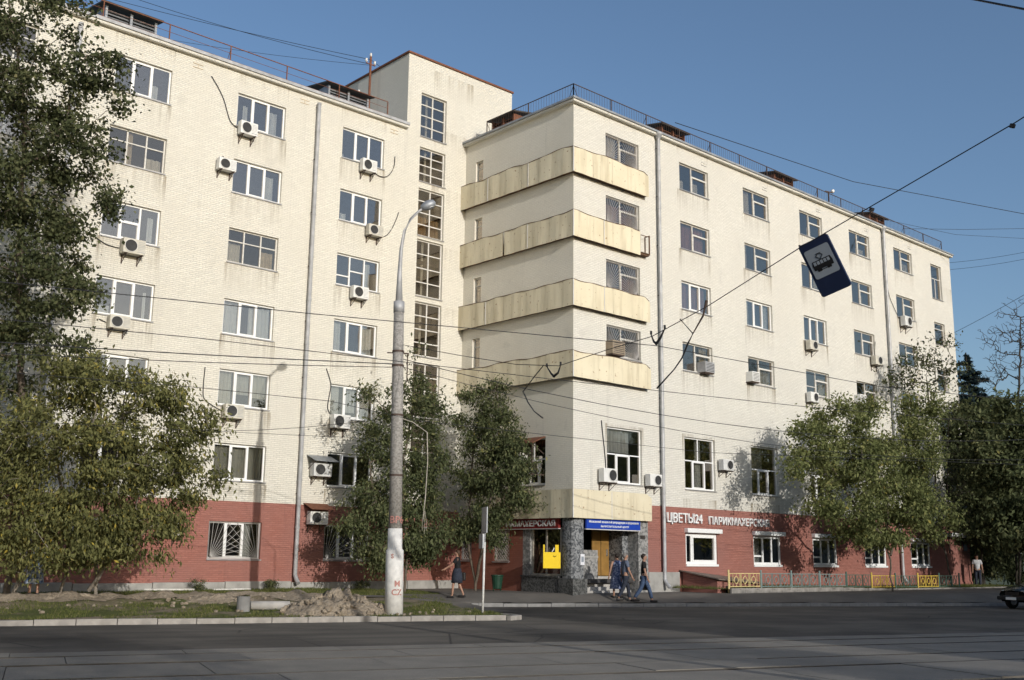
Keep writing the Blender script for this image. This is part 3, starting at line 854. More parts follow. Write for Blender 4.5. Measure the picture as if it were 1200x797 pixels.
for ci, x in enumerate(colsR):
    for ri, (z, h) in enumerate(rowsR):
        window(x, z, WR, h, styR.get((ci, ri), 'old2'), (0, 0, 0), 0, cuR.get((ci, ri), [(wrng.choice([.04, .52, .7]), wrng.choice([.16, .24, .4]), wrng.choice([wh, wh, 'blind_beige', 'curtain_cream']), 0, wrng.choice([.5, .8, 1.]))] if wrng.random() < .8 else None),
               ('burst', 'grille_grey') if ci == 0 else None)
    window(x, 4.63, WR, 2.41, 'tall2' if ci == 1 else 'tall', (0, 0, 0), 0, [(.05, .7, wh, .55, 1)] if ci == 0 else ([(.46, .2, wh, 0, 1)] if ci == 1 else [(.1, .5, wh, .3, 1)]))
    if x > 5:
        o = window(x - .05, 1.25, round(WR + .05, 3), 1.38, 'shop' if ci == 1 else 'shop3', (0, 0, 0), 0, [(.0, .34, wh)] if ci == 2 else None, sill=False, bw=.11, inset=.05)
        MB().bev(-.08, WR + .22, -.26, .02, 1.40, 1.60, .03).build('shutter_box', M['pvc_white'], o)
        MB().box(-.02, WR + .07, -.10, -.004, -.10, -.003).build('sill', M['pvc_white'], o)
for z, h in c6: window(32.78, z, 1.4, h, 'narrow2' if h > 2 else 'narrow', (0, 0, 0), 0, None)
MB().bev(4.62, 6.72, -.10, .12, -.2, .90, .02).build('plinth_block', M['plinth_concrete'], bld)
MB().bev(6.73, LX, -.06, .12, -.2, .34, .02).build('plinth_block', M['red_brick'], bld)
wall('end_wall', 0, D + 13, 0, HR, [], 'cream_brick', (LX, 0, 0), R(90))
# roof of the corner block and right wing
MB().box(.02, LX - .02, .02, D + 13, HR - .5, HR - .01).build('roof', M['sheet_grey'], bld)
MB().box(-.28, LX + .12, -.28, .02, HR - .02, HR + .07).box(-.28, .02, .02, D, HR - .02, HR + .07).build('roof_edge', M['sheet_grey'], bld)
MB().box(-.21, LX + .08, -.21, -.004, HR - .13, HR - .022).box(-.21, -.004, -.002, D, HR - .13, HR - .022).build('cornice', M['cream_brick'], bld)
for x in np.arange(9.3, 33, 5.2):     # small wall anchors under the eaves
    MB().bar((x - .22, -.012, 20.92), (x + .22, -.012, 20.92), .022).bar((x - .22, -.012, 20.78), (x + .22, -.012, 20.78), .022).bar((x, -.012, 20.78), (x, -.012, 20.92), .02).build('wall_anchor', M['wood_white'], bld)
for x in (-9.2, -4.4, -14.2):
    MB().bar((x - .22, D - .012, 20.92), (x + .22, D - .012, 20.92), .022).bar((x - .22, D - .012, 20.76), (x + .22, D - .012, 20.76), .022).bar((x, D - .012, 20.76), (x, D - .012, 20.92), .02).build('wall_anchor', M['curtain_cream'], bld)

# floors and room backs, dimness put into their colour, behind the glass
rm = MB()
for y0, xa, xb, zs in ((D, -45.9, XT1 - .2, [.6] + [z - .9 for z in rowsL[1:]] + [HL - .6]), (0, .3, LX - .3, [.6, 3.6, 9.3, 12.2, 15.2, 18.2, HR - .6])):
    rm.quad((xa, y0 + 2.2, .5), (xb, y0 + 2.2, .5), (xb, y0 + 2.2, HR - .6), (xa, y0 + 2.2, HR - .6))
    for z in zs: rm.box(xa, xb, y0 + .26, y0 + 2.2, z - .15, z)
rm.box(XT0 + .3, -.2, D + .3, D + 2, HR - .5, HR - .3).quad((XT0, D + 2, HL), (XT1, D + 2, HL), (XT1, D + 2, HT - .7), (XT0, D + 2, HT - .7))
rm.build('room_wall', M['interior_shade'], bld)
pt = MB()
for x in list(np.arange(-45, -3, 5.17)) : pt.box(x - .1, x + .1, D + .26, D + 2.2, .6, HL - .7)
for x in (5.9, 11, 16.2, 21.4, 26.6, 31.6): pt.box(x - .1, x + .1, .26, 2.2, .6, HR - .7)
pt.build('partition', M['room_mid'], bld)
MB().quad((2.0, 3.0, 3.6), (2.0, D, 3.6), (2.0, D, HR - .6), (2.0, 3.0, HR - .6)).quad((2.0, 4.4 - 1.3, 0), (2.0, D, 0), (2.0, D, 3.0), (2.0, 4.4 - 1.3, 3.0)).build('room_wall', M['interior_shade'], bld)

# ---- balcony bands of wavy sheet round the corner
PB = .28
def band(z0, hgt, amp, seed, side_to=D + .1, front_to=4.72, missing=False, wavy=True, seams=()):
    r = random.Random(seed)
    e = empty('balcony', (0, 0, 0), 0, bld)
    s = MB()
    s.box(-PB + .02, front_to - .02, -PB + .02, -.004, z0, z0 + .12).box(-PB + .02, -.004, -.002, side_to - .02, z0, z0 + .12)
    s.build('balcony_slab', M['soffit_brown'], e)
    ph = [r.uniform(0, 6) for _ in range(3)]
    def top(a):
        if not wavy: return hgt
        return hgt + amp * (math.sin(a * 1.9 + ph[0]) * .6 + abs(math.sin(a * .95 + ph[1])) * .8 - .4 + .25 * math.sin(a * 4.1 + ph[2]))
    # run coordinate a: from the far end of the side (0) to the corner, then along the front
    Ls = side_to + PB; Lf = front_to + PB
    def panel(a0, a1, side, gap=.006, drop=0):
        n = 8; m = MB(); A = [a0 + gap + (a1 - a0 - 2 * gap) * i / n for i in range(n + 1)]
        th = .018
        for i in range(n):
            for k, (q, flip) in enumerate(((0, 0), (th, 1))):
                P_ = []
                for a in (A[i], A[i + 1]):
                    off = .012 * math.sin(a * 5.3 + ph[2])
                    if side: bx_, by_ = -PB + off + q, side_to - a
                    else: bx_, by_ = -PB + (a - Ls), -PB + off + q
                    tz = top(a)
                    if not side and a > Ls + Lf - .35: tz -= (a - (Ls + Lf - .35)) * .55
                    P_.append((bx_, by_, z0 - .05 + drop)); P_.append((bx_, by_, z0 + tz))
                a_, b_, c_, d_ = P_[0], P_[2], P_[3], P_[1]
                m.quad(*((a_, b_, c_, d_) if not flip else (d_, c_, b_, a_)))
                if k == 0: lo = (a_, b_, c_, d_)
            m.quad(lo[3], lo[2], c_, d_); m.quad(lo[1], lo[0], a_, b_)
        return m.build('panel', M['balcony_sheet'], e)
    if wavy:
        pts = [(-PB - .004, side_to - a, z0 + top(a)) for a in np.arange(0, Ls, .15)] + [(-PB + a - Ls, -PB - .004, z0 + top(a) - max(0, a - (Ls + Lf - .35)) * .55) for a in np.arange(Ls, Ls + Lf - (.62 if missing else 0), .12)]
        MB().tube(pts, .016, 4).build('top_lip', M['soffit_brown'], e)
    n = 7
    cuts = [Ls * i / n for i in range(n + 1)]
    for i in range(n):
        a0, a1 = cuts[i], cuts[i + 1]
        if missing and i == 2: a1 -= .10
        panel(a0, a1, True)
    nf = 4; cf = [Ls + Lf * i / nf for i in range(nf + 1)]
    for i in range(nf):
        a0, a1 = cf[i], cf[i + 1]
        if missing and i == nf - 1: a1 -= .62
        panel(a0, a1, False)
    for a in seams:                        # pale joint strips
        if a < Ls: MB().box(-PB - .022, -PB - .008, side_to - a - .018, side_to - a + .018, z0 - .06, z0 + top(a) * .97).build('joint_strip', M['letter_grey'], e)
        else: MB().box(-PB + a - Ls - .018, -PB + a - Ls + .018, -PB - .022, -PB - .008, z0 - .06, z0 + top(a) * .97).build('joint_strip', M['letter_grey'], e)
    MB().box(-PB - .014, -PB + .02, -PB - .014, -PB + .02, z0 - .05, z0 + top(Ls) * .99).build('corner_strip', M['curtain_white'], e)
    # end return at the pipe side
    m = MB()
    if missing:
        m.bar((front_to - .02, -PB, z0 + .05), (front_to - .02, -PB, z0 + hgt * .92), .035).bar((front_to - .02, -.02, z0 + .05), (front_to - .02, -.02, z0 + hgt * .92), .03)
        m.bar((front_to - .6, -PB, z0 + hgt * .85), (front_to, -PB, z0 + hgt * .85), .02).bar((front_to - .6, -PB, z0 + .1), (front_to, -PB, z0 + .1), .025)
        m.bar((front_to - .02, -PB, z0 + hgt * .9), (front_to - .02, 0, z0 + hgt * .9), .025)
        m.build('bare_frame', M['soffit_brown'], e)
    else:
        m.box(front_to - .02, front_to, -PB + .03, -.004, z0 + .0, z0 + hgt * .8).build('end_panel', M['balcony_sheet'], e)
    return e
band(18.0, 1.12, .055, 1, seams=(2.1, 4.9))
band(15.08, 1.08, .055, 2, missing=True, seams=(4.9, 9.7))
band(12.02, 1.08, .055, 3, seams=(2.1, 9.7))
band(8.95, 1.06, .055, 4)
band(3.12, 1.12, .0, 5, side_to=4.5, front_to=4.64, wavy=False, seams=(7.1,))

# ---- drainpipes
def pipe(x, y, z0, z1, r=.085):
    m = MB(); r_ = random.Random(int(x * 10)); zz = z0 + .35
    pts = [(x, y - .28, z0 + .02), (x, y - .12, z0 + .18), (x, y, z0 + .35)]
    m.tube(pts, r, 10)
    while zz < z1:
        e_ = min(zz + 1.9, z1); m.bar((x, y, zz), (x, y, e_ + .01), r, 10, r * .97); m.bar((x, y, e_ - .06), (x, y, e_ + .02), r * 1.16, 10)
        zz = e_
    o = m.build('drainpipe', M['galvanised'], bld, smooth=False)
    c = MB()
    for z in np.arange(z0 + 1.2, z1, 2.4): c.bar((x - .12, y + .06, z), (x + .12, y + .06, z), .02)
    c.build('pipe_clamp', M['rail_brown'], o)
    return o
pipe(-8.56, D - .16, .30, 20.9)
pipe(-19.0, D - .16, .30, 20.9)
pp = pipe(5.60, -.16, .22, 21.15)
MB().lathe([(.09, 0), (.20, .22), (.20, .30)], 12, (5.60, -.16, 21.1)).build('pipe_hopper', M['galvanised'], pp)
pp = pipe(26.66, -.16, .3, 21.15)
MB().lathe([(.09, 0), (.20, .22), (.20, .30)], 12, (26.66, -.16, 21.1)).build('pipe_hopper', M['galvanised'], pp)

# ---- roof railings
def railing(pts, h, spacing, bars, mt, rails=(1.,)):
    e = empty('roof_railing', (0, 0, 0), 0, bld)
    b = MB(); rr = MB()
    for a, c in zip(pts[:-1], pts[1:]):
        a, c = np.array(a, float), np.array(c, float); L = np.linalg.norm(c - a); n = max(1, int(round(L / spacing)))
        for i in range(n + 1):
            q = a + (c - a) * i / n
            MB().bar(q, q + (0, 0, h), .028).build('post', M[mt], e)
            if i % 2 == 0: b.bar(q + (0, 0, h * .9), q + np.array([0, .5, -.05]) if abs((c - a)[0]) > 1 else q + np.array([.5, 0, -.05]), .012)
        for f in rails: rr.bar(a + (0, 0, h * f), c + (0, 0, h * f), .022 if f == 1 else .010)
        if bars:
            k = int(L / .17)
            for i in range(1, k):
                q = a + (c - a) * i / k; b.bar(q + (0, 0, h * .08), q + (0, 0, h), .007, 3, cap=False)
    rr.build('rail', M[mt], e)
    tag(b.build('railing_bars', M[mt], e), kind='stuff')
zr = HR + .05
railing([(.28, D - 1.2, zr), (.28, .28, zr), (LX - .4, .28, zr)], .92, 2.5, True, 'rail_brown', (1., .08))
railing([(-45, D + .3, HL + .08), (-4.6, D + .3, HL + .08)], .95, 2.75, False, 'rust_metal', (1., .66, .33))

# ---- roof dormers
def dormer(x, y, rz, w_=2.0, h=.85, mt='wood_grey', z=HR):
    e = empty('dormer', (x, y, z), rz, bld)
    MB().box(-w_ / 2, -w_ / 2 + .09, 0, 1.5, -.05, h).box(w_ / 2 - .09, w_ / 2, 0, 1.5, -.05, h).box(-.05, .05, .01, .1, 0, h).box(-w_ / 2 + .09, w_ / 2 - .09, .02, .1, -.05, .12).build('dormer_frame', M[mt], e)
    for side in (-1, 1):
        c = side * w_ / 4
        for k in range(6):
            m = MB(); zz = .16 + k * (h - .24) / 6; hw = w_ / 4 - .09
            m.quad((c - hw, .03, zz), (c + hw, .03, zz), (c + hw, .12, zz + .1), (c - hw, .12, zz + .1)); m.quad((c - hw, .04, zz - .012), (c - hw, .13, zz + .088), (c + hw, .13, zz + .088), (c + hw, .04, zz - .012))
            m.build('louvre', M[mt], e)
    MB().quad((-w_ / 2 + .09, .3, 0), (w_ / 2 - .09, .3, 0), (w_ / 2 - .09, .3, h), (-w_ / 2 + .09, .3, h)).build('dormer_back', M['interior_shade'], e)
    m = MB(); o_ = .18
    m.v += [(-w_/2-o_, -.2, h), (w_/2+o_, -.2, h), (w_/2+o_, 1.8, h+.35), (-w_/2-o_, 1.8, h+.35), (-w_/2-o_, -.2, h+.07), (w_/2+o_, -.2, h+.07), (w_/2+o_, 1.8, h+.42), (-w_/2-o_, 1.8, h+.42)]
    m.f += [(0, 3, 2, 1), (4, 5, 6, 7), (0, 1, 5, 4), (1, 2, 6, 5), (2, 3, 7, 6), (3, 0, 4, 7)]
    m.build('dormer_roof', M['sheet_dark'], e)
dormer(-16.85, D + .55, 0, 2.1, 1.05, 'sheet_grey', HL); dormer(-6.6, D + .55, 0, 2.2, 1.0, 'sheet_grey', HL)
for x in (7.7, 17.3, 27.4): dormer(x, .6, 0, 1.8, .98, 'rust_metal')
dormer(.6, 5.4, R(-90), 1.6, 1.0, 'rust_metal')
MB().bev(LX - 1.1, LX - .3, .3, 1.0, HR, HR + .45, .02).build('roof_vent', M['sheet_grey'], bld)
# roof mast with insulators
m = MB().bar((-3.98, 10.2, HL), (-3.98, 10.2, 25.75), .06, 8)
m.bar((-4.25, 10.2, 25.35), (-3.7, 10.2, 25.35), .03)
o = m.build('roof_mast', M['rust_metal'], bld)
for dx, z in ((-.25, 25.4), (.25, 25.4), (0, 25.75)):
    MB().lathe([(.03, 0), (.07, .05), (.05, .12), (.06, .17), (.02, .2)], 10, (-3.98 + dx, 10.2, z)).build('insulator', M['insulator'], o)
for k in range(4):
    x = -4.6 - k * .42; m = MB().bar((x, 10.2, HL), (x, 10.2, 23.6 - .35 * k), .018)
    o = m.build('roof_bracket', M['rail_brown'], bld)
    MB().lathe([(.03, 0), (.07, .05), (.05, .12), (.06, .17), (.02, .2)], 10, (x, 10.2, 23.6 - .35 * k)).build('insulator', M['insulator'], o)
o = MB().bar((21.9, .6, HR), (21.9, .6, HR + 1.25), .035).bar((21.55, .6, HR + 1.22), (22.25, .5, HR + 1.26), .04).build('roof_bracket', M['rail_brown'], bld)
MB().lathe([(.05, 0), (.11, .06), (.11, .16), (.04, .2)], 10, (22.2, .5, HR + 1.25)).build('roof_lamp', M['insulator'], o)

# ---- entrance porch in the corner
porch = empty('entrance_porch', parent=bld)
col_m = MB(); n_ = 20
prof = []
for i in range(n_):
    a = 2 * math.pi * i / n_; k = 1 / max(abs(math.cos(a)), abs(math.sin(a))) ** .62
    prof.append((.30 + .385 * k * math.cos(a), .30 + .385 * k * math.sin(a)))
for z in (.0, 3.115): col_m.v += [(x, y, z) for x, y in prof]
for i in range(n_): col_m.f.append((i, (i + 1) % n_, n_ + (i + 1) % n_, n_ + i))
col_m.build('corner_column', M['granite_speckle'], porch, smooth=False)
MB().box(-.10, .74, -.10, .74, -.25, .64).build('column_base', M['granite_dark'], porch)
MB().bev(-.06, .34, .76, 3.02, -.25, .66, .015).build('side_plinth', M['granite_dark'], porch)
MB().box(-.10, .38, .76, 3.06, .66, .72).build('side_coping', M['granite_dark'], porch)
MB().box(3.98, 4.62, -.05, .9, -.2, 3.11).build('pilaster', M['granite_pale'], porch)
MB().box(3.60, 3.975, .55, 1.4, .5, 3.11).build('pilaster', M['granite_speckle'], porch)
for x0, x1, z0 in ((4.10, 4.42, 2.30), (3.68, 3.93, 1.55)):
    MB().box(x0, x1, (-.058 if x0 > 4 else .545), (-.05 if x0 > 4 else .55), z0, z0 + .16).build('plaque', M['sheet_dark'], porch)
MB().box(.0, .45, 2.55, 3.02, .72, 3.11).build('side_pilaster', M['granite_pale'], porch)
MB().box(.74, 4.62, 3.0, 3.1, 0, 3.11).box(.05, 4.6, .02, 3.0, 3.0, 3.1).build('porch_back_wall', M['interior_shade'], porch)
MB().box(.4, 4.6, 1.16, 3.0, -.2, .702).build('porch_floor', M['dark_concrete'], porch)
for k in range(5):
    MB().bev(.75, 3.6, .05 + .22 * k, 1.2, -.2 + .0, .14 * (k + 1), .012).build('step', M['concrete'], porch, (0, 0, -.0 + .001 * k))
MB().bev(1.20, 2.14, .62, .80, .30, 1.80, .02).build('stone_panel', M['granite_pale'], porch)
MB().box(1.195, 2.145, .60, .62, 1.48, 1.55).build('panel_ledge', M['plinth_concrete'], porch)
dr = MB().bev(2.52, 3.58, 1.30, 1.38, .72, 2.70, .015); dr = dr.build('door', M['door_wood'], porch)
MB().bar((3.42, 1.26, 1.60), (3.42, 1.26, 1.80), .025).box(3.38, 3.46, 1.27, 1.30, 1.55, 1.85).build('handle', M['chrome'], dr)
MB().box(3.04, 3.055, 1.285, 1.30, .74, 2.68).build('door_seam', M['paint_black'], dr)
MB().box(3.1, 3.5, 2.30, 2.34, 1.9, 2.4).build('notice_board', M['curtain_cream'], porch)
# glazed side bay above the plinth
MB().box(.10, .16, .76, 2.55, 2.62, 2.70).box(.10, .16, .76, 2.55, .72, .80).box(.10, .16, .76, .84, .80, 2.62).box(.10, .16, 1.62, 1.70, .80, 2.62).box(.10, .16, 2.47, 2.55, .80, 2.62).build('bay_frame', M['wood_grey'], porch)
for a, b in ((.85, 1.61), (1.71, 2.46)): MB().box(.125, .135, a, b, .81, 2.61).build('pane', M['glass_old'], porch)
MB().box(1.3, 1.35, .8, 2.9, .7, 2.9).build('bay_back', M['interior_shade'], porch)
MB().bar((.02, 4.40, 3.05), (.02, 4.40, 3.08), .01).build('bracket', M['rail_brown'], porch)
yb = empty('yellow_display', (-.02, .70, 0), math.atan2(.60, -.80)); tag(yb, 'bright yellow display board jutting out beside the corner column', 'display')
MB().box(0, .72, -.03, .03, 1.03, 1.68).build('board', M['yellow_box'], yb)
MB().box(.66, .72, -.025, .025, 1.681, 1.98).build('upright', M['yellow_box'], yb)
MB().box(.08, .22, -.025, .025, 1.681, 1.98).build('upright', M['yellow_box'], yb)
MB().tube([(.36, .04, 1.70), (.30, .05, 1.78), (.27, .05, 1.86)], .022).build('white_arm', M['letter_white'], yb)
MB().tube([(.30, .045, 1.54), (.24, .045, 1.49), (.18, .045, 1.54)], .012).build('handle', M['paint_black'], yb)
nt_ = MB().box(.32, .56, -.118, -.108, 1.18, 1.62).build('notice', M['paper']); tag(nt_, 'white paper notice stuck on the speckled corner column', 'notice')
MB().box(.37, .51, -.124, -.119, 1.30, 1.52).build('printed_area', M['sign_face_grey'], nt_)
# cellar hatch with sloping sheet roof
ch = empty('cellar_entrance', (0, 0, 0)); tag(ch, 'low brick cellar entrance with sloping brown sheet roof', 'cellar entrance')
m = MB(); m.v += [(6.9, -.1, -.1), (10.2, -.1, -.1), (10.2, -2.0, -.1), (6.9, -2.0, -.1), (6.9, -.1, .92), (10.2, -.1, .62), (10.2, -2.0, .38), (6.9, -2.0, .58)]
m.f += [(0, 4, 7, 3), (3, 7, 6, 2), (2, 6, 5, 1)]
m.build('hatch_wall', M['red_brick'], ch)
m = MB(); m.v += [(6.75, -.02, .95), (10.35, -.02, .66), (10.35, -2.2, .40), (6.75, -2.2, .61)]; m.v += [(x, y, z + .05) for x, y, z in m.v]
m.f += [(0, 1, 2, 3), (7, 6, 5, 4), (0, 4, 5, 1), (1, 5, 6, 2), (2, 6, 7, 3), (3, 7, 4, 0)]
m.build('hatch_roof', M['cellar_roof'], ch)
MB().box(7.5, 9.7, -2.03, -2.004, .0, .34).build('hatch_opening_shade', M['paint_black'], ch)  # black slab painted in for the dark inside, no hole is cut
# wall letters etc. further right: end awning and house number
MB().bev(31.2, 35.5, -.5, -.02, 3.0, 3.25, .03).build('end_awning', M['pvc_white'], bld)
MB().box(34.6, 35.1, -.03, -.006, 2.2, 2.75).build('house_plate', M['sign_navy'], bld)

# ================================================================== THINGS ON THE WALLS
dg = bpy.context.evaluated_depsgraph_get
def text_mesh(body, size, mt, extrude=.01, bold=0., xscale=1., align='LEFT'):
    c = bpy.data.curves.new('letters', 'FONT'); c.body = body; c.size = size; c.extrude = extrude; c.offset = bold
    c.align_x = align; c.resolution_u = 3
    o = bpy.data.objects.new('letters', c); col.objects.link(o)
    bpy.context.view_layer.update()
    me = bpy.data.meshes.new_from_object(o.evaluated_get(dg()))
    bpy.data.objects.remove(o)
    me.materials.clear(); me.materials.append(M[mt])
    for v in me.vertices: v.co.x *= xscale
    return me
def fit_text(body, x0, x1, z0, z1, mt, extrude=.01, bold=0.):
    """letters lying in local x-z, facing -y, filling the box"""
    me = text_mesh(body, 1., mt, extrude, bold)
    co = np.array([v.co[:] for v in me.vertices]); mn, mx = co.min(0), co.max(0)
    sx, sz = (x1 - x0) / (mx[0] - mn[0]), (z1 - z0) / (mx[1] - mn[1])
    for v, q in zip(me.vertices, co):
        v.co = (x0 + (q[0] - mn[0]) * sx, -q[2], z0 + (q[1] - mn[1]) * sz)
    me.update()
    return me

# shop letters on the red wall
o = put('shop_letters', fit_text('ЦВЕТЫ24', 5.92, 8.45, 3.0, 3.52, 'letter_white', .04, .014), None, (0, -.06, 0)); tag(o, 'white raised letters reading ЦВЕТЫ24 beside the drainpipe', 'sign')
o = put('shop_letters', fit_text('ПАРИКМАХЕРСКАЯ', 8.95, 13.75, 3.07, 3.45, 'letter_white', .04, .010), None, (0, -.06, 0)); tag(o, 'white raised letters reading ПАРИКМАХЕРСКАЯ on red street wall', 'sign')
# red board over the side bay (local u runs from y=4.95 towards the corner)
e = empty('shop_sign', (-.06, 5.0, 0), R(-90)); tag(e, 'dark red sign board reading ПАРИКМАХЕРСКАЯ above the corner bay', 'sign')
MB().bev(0, 4.30, -.10, .04, 2.66, 3.08, .01).build('board', M['sign_red'], e)
put('letters', fit_text('ПАРИКМАХЕРСКАЯ', .25, 4.12, 2.74, 3.0, 'letter_grey', .01, .018), e, (0, -.112, 0))
MB().box(-.02, 4.32, -.105, .03, 2.63, 2.655).build('board_edge', M['letter_grey'], e)
e = empty('entrance_sign', (0, 0, 0)); tag(e, 'blue sign board with white lettering above the corner entrance', 'sign')
MB().bev(.64, 4.0, -.16, -.06, 2.66, 3.06, .01).build('board', M['sign_blue'], e)
put('letters', fit_text('Московский земельный репродукции и оформления', .78, 3.88, 2.88, 3.01, 'letter_white', .004, .02), e, (0, -.166, 0))
put('letters', fit_text('ВЫЧИСЛИТЕЛЬНЫЙ ЦЕНТР', 1.5, 3.25, 2.72, 2.83, 'letter_white', .004, .02), e, (0, -.166, 0))
MB().box(.62, 4.02, -.155, -.055, 2.62, 2.655).build('board_edge', M['letter_grey'], e)

# air conditioners
def ac_parts():
    c = MB().bev(0, .80, -.30, 0, 0, .55, .02).mesh('casing', M['ac_plastic'])
    g = MB(); g.lathe([(.215, 0), (.215, .012)], 20)
    for k in range(4):
        r0 = .05 + k * .045; n = 20
        for i in range(n):
            a, b = 2 * math.pi * i / n, 2 * math.pi * (i + 1) / n
            g.bar((r0 * math.cos(a), r0 * math.sin(a), .02), (r0 * math.cos(b), r0 * math.sin(b), .02), .006, 3, cap=False)
    gm = g.mesh('fan_grille', M['ac_dark'])
    for v in gm.vertices: x, y, z = v.co; v.co = (x, -z, y)
    rg = MB(); n = 24
    for i in range(n):
        a, b = 2 * math.pi * i / n, 2 * math.pi * (i + 1) / n
        rg.bar((.225 * math.cos(a), -.02, .225 * math.sin(a)), (.225 * math.cos(b), -.02, .225 * math.sin(b)), .012, 4, cap=False)
    rm_ = rg.mesh('fan_ring', M['ac_plastic'])
    bk = MB().box(-.02, .02, -.36, .10, -.05, -.01).box(-.02, .02, .07, .10, -.35, -.05).bar((0, -.3, -.05), (0, .08, -.33), .012).mesh('bracket', M['rail_brown'])
    vt = MB().box(.50, .78, -.312, -.301, .08, .085)
    for k in range(7): vt.box(.53, .76, -.306, -.3005, .09 + k * .06, .10 + k * .06)
    return c, gm, rm_, bk, vt.mesh('vent_lines', M['sheet_grey'])
ACP = ac_parts()
AG = 'air conditioners on the facade'
acr = random.Random(8)
plain('ac_plastic_old', (.55, .52, .44), .6, var=.2, scale=4); plain('ac_plastic_grey', (.60, .60, .58), .55, var=.15, scale=4)
CASES = []
for k_ in ('ac_plastic', 'ac_plastic_old', 'ac_plastic_grey'):
    c2 = ACP[0].copy(); c2.materials.clear(); c2.materials.append(M[k_]); CASES.append(c2)
def ac(x, y, z, label, cable=None, rz=0, sc_=1., fan=.27, canopy=None):
    e = empty('air_conditioner', (x, y - .10 if rz == 0 else y, z), rz); tag(e, label, 'air conditioner', AG)
    sc_ = sc_ * acr.uniform(.92, 1.08); e.scale = (sc_, sc_, sc_ * acr.uniform(.92, 1.06))
    put('casing', acr.choice(CASES), e); put('fan_grille', ACP[1], e, (fan, -.302, .28)); put('fan_ring', ACP[2], e, (fan, -.300, .28)); put('vent_lines', ACP[4], e)
    for bx_ in (.12, .68): put('bracket', ACP[3], e, (bx_, 0, 0))
    if cable:
        pts = [(a, .06, b) for a, b in cable]
        P_ = []
        for i in range(len(pts) - 1):
            for k in range(4):
                f = k / 4; p0 = np.array(pts[max(i - 1, 0)]); p1 = np.array(pts[i]); p2 = np.array(pts[i + 1]); p3 = np.array(pts[min(i + 2, len(pts) - 1)])
                P_.append(.5 * (2 * p1 + (p2 - p0) * f + (2 * p0 - 5 * p1 + 4 * p2 - p3) * f * f + (3 * p1 - p0 - 3 * p2 + p3) * f ** 3))
        P_.append(np.array(pts[-1]))
        MB().tube(P_, .017, 6).build('pipe_run', M['wire_black'], e)
    if canopy:
        m = MB(); m.v += [(-.12, -.55, .60), (.95, -.55, .60), (.95, .08, .86), (-.12, .08, .86)]; m.v += [(a, b, c + .02) for a, b, c in m.v]
        m.f += [(3, 2, 1, 0), (4, 5, 6, 7), (0, 1, 5, 4), (1, 2, 6, 5), (2, 3, 7, 6), (3, 0, 4, 7)]
        m.build('canopy', M[canopy], e); MB().bar((-.05, .05, .3), (-.05, -.5, .62), .012).bar((.9, .05, .3), (.9, -.5, .62), .012).build('canopy_strut', M['rail_brown'], e)
    return e
def wx(px, py, plane=D - .1):
    q = on(1, plane, px, py); return q[0], q[2]
def acL(px, py, label, **k):
    x, z = wx(px, py); ac(x - .40, D, z - .27, label, **k)
acL(289, 153, 'air conditioner under top-floor window, cable looping up the blank wall to its left', cable=[(0, .3), (-.35, .5), (-.7, 1.3), (-1.0, 1.75), (-1.35, 2.15)])
acL(264, 194, 'air conditioner fixed left of the sixth-floor window beside the middle column', cable=[(.4, .55), (.35, .7), (.3, .75)])
acL(430, 196, 'air conditioner under the top-floor window next to the tower', cable=[(.8, .15), (1.3, .05), (1.7, .2), (2.0, .65), (2.05, 1.2)])
acL(437, 271, 'air conditioner under sixth-floor window next to the tower, cable curving up right', cable=[(.8, .2), (1.1, .2), (1.45, .6), (1.75, 1.3), (1.85, 1.65)])
acL(419, 344, 'air conditioner below the fifth-floor window with chipped paint under it')
acL(153, 291, 'air conditioner under the fifth-floor window nearest the big left tree', cable=[(0, .2), (-.5, .25), (-1.0, .5)])
acL(138, 378, 'air conditioner under the fourth-floor window nearest the big left tree', cable=[(0, .25), (-.3, .35)])
acL(271, 483, 'air conditioner under third-floor window, cable rising straight beside the window', cable=[(0, .3), (-.35, .45), (-.75, .7), (-.82, 1.2), (-.80, 1.95)])
acL(396, 495, 'air conditioner under third-floor window behind the pole, with a wavy cable', cable=[(.1, .5), (-.1, .8), (-.05, 1.3), (.0, 1.8), (-.25, 2.4)])
acL(373, 551, 'air conditioner under a tin canopy on cream wall beside the drainpipe', canopy='sheet_grey')
acL(369, 607, 'air conditioner under a rusty canopy on the red wall beside the drainpipe', canopy='rust_metal')
acL(196, 620, 'air conditioner on the red ground floor half hidden by the olive tree')
def acR(px, py, label, w_=.40, **k):
    x, z = wx(px, py, -.1); ac(x - w_, 0, z - .27, label, **k)
acR(709, 558, 'air conditioner beside the tall second-floor corner window', cable=[(.5, .55), (.45, 1.1), (.3, 2.1), (.25, 2.5)], fan=.5)
acR(763, 563, 'air conditioner between the tall corner window and the drainpipe', fan=.5)
acR(848, 545, 'air conditioner right of the clear tall second-floor window', fan=.5)
acR(940, 549, 'air conditioner in tree shadow left of a tall second-floor window', fan=.5)
acR(985, 552, 'air conditioner in tree shadow between the last visible tall windows', fan=.5)
acR(949, 405, 'air conditioner under the fourth-floor window below the hanging tram sign', fan=.5)
acR(950, 466, 'air conditioner under the third-floor window above the light green tree', fan=.5)
acR(1025, 423, 'air conditioner right of a fourth-floor window near the far drainpipe', fan=.5, cable=[(.5, .55), (.6, 1.0), (.7, 1.5)])
acR(1059, 378, 'air conditioner under the fifth-floor window right of the far drainpipe', fan=.5, cable=[(0, .4), (-.3, .7), (-.9, 1.4), (-1.1, 1.9)])
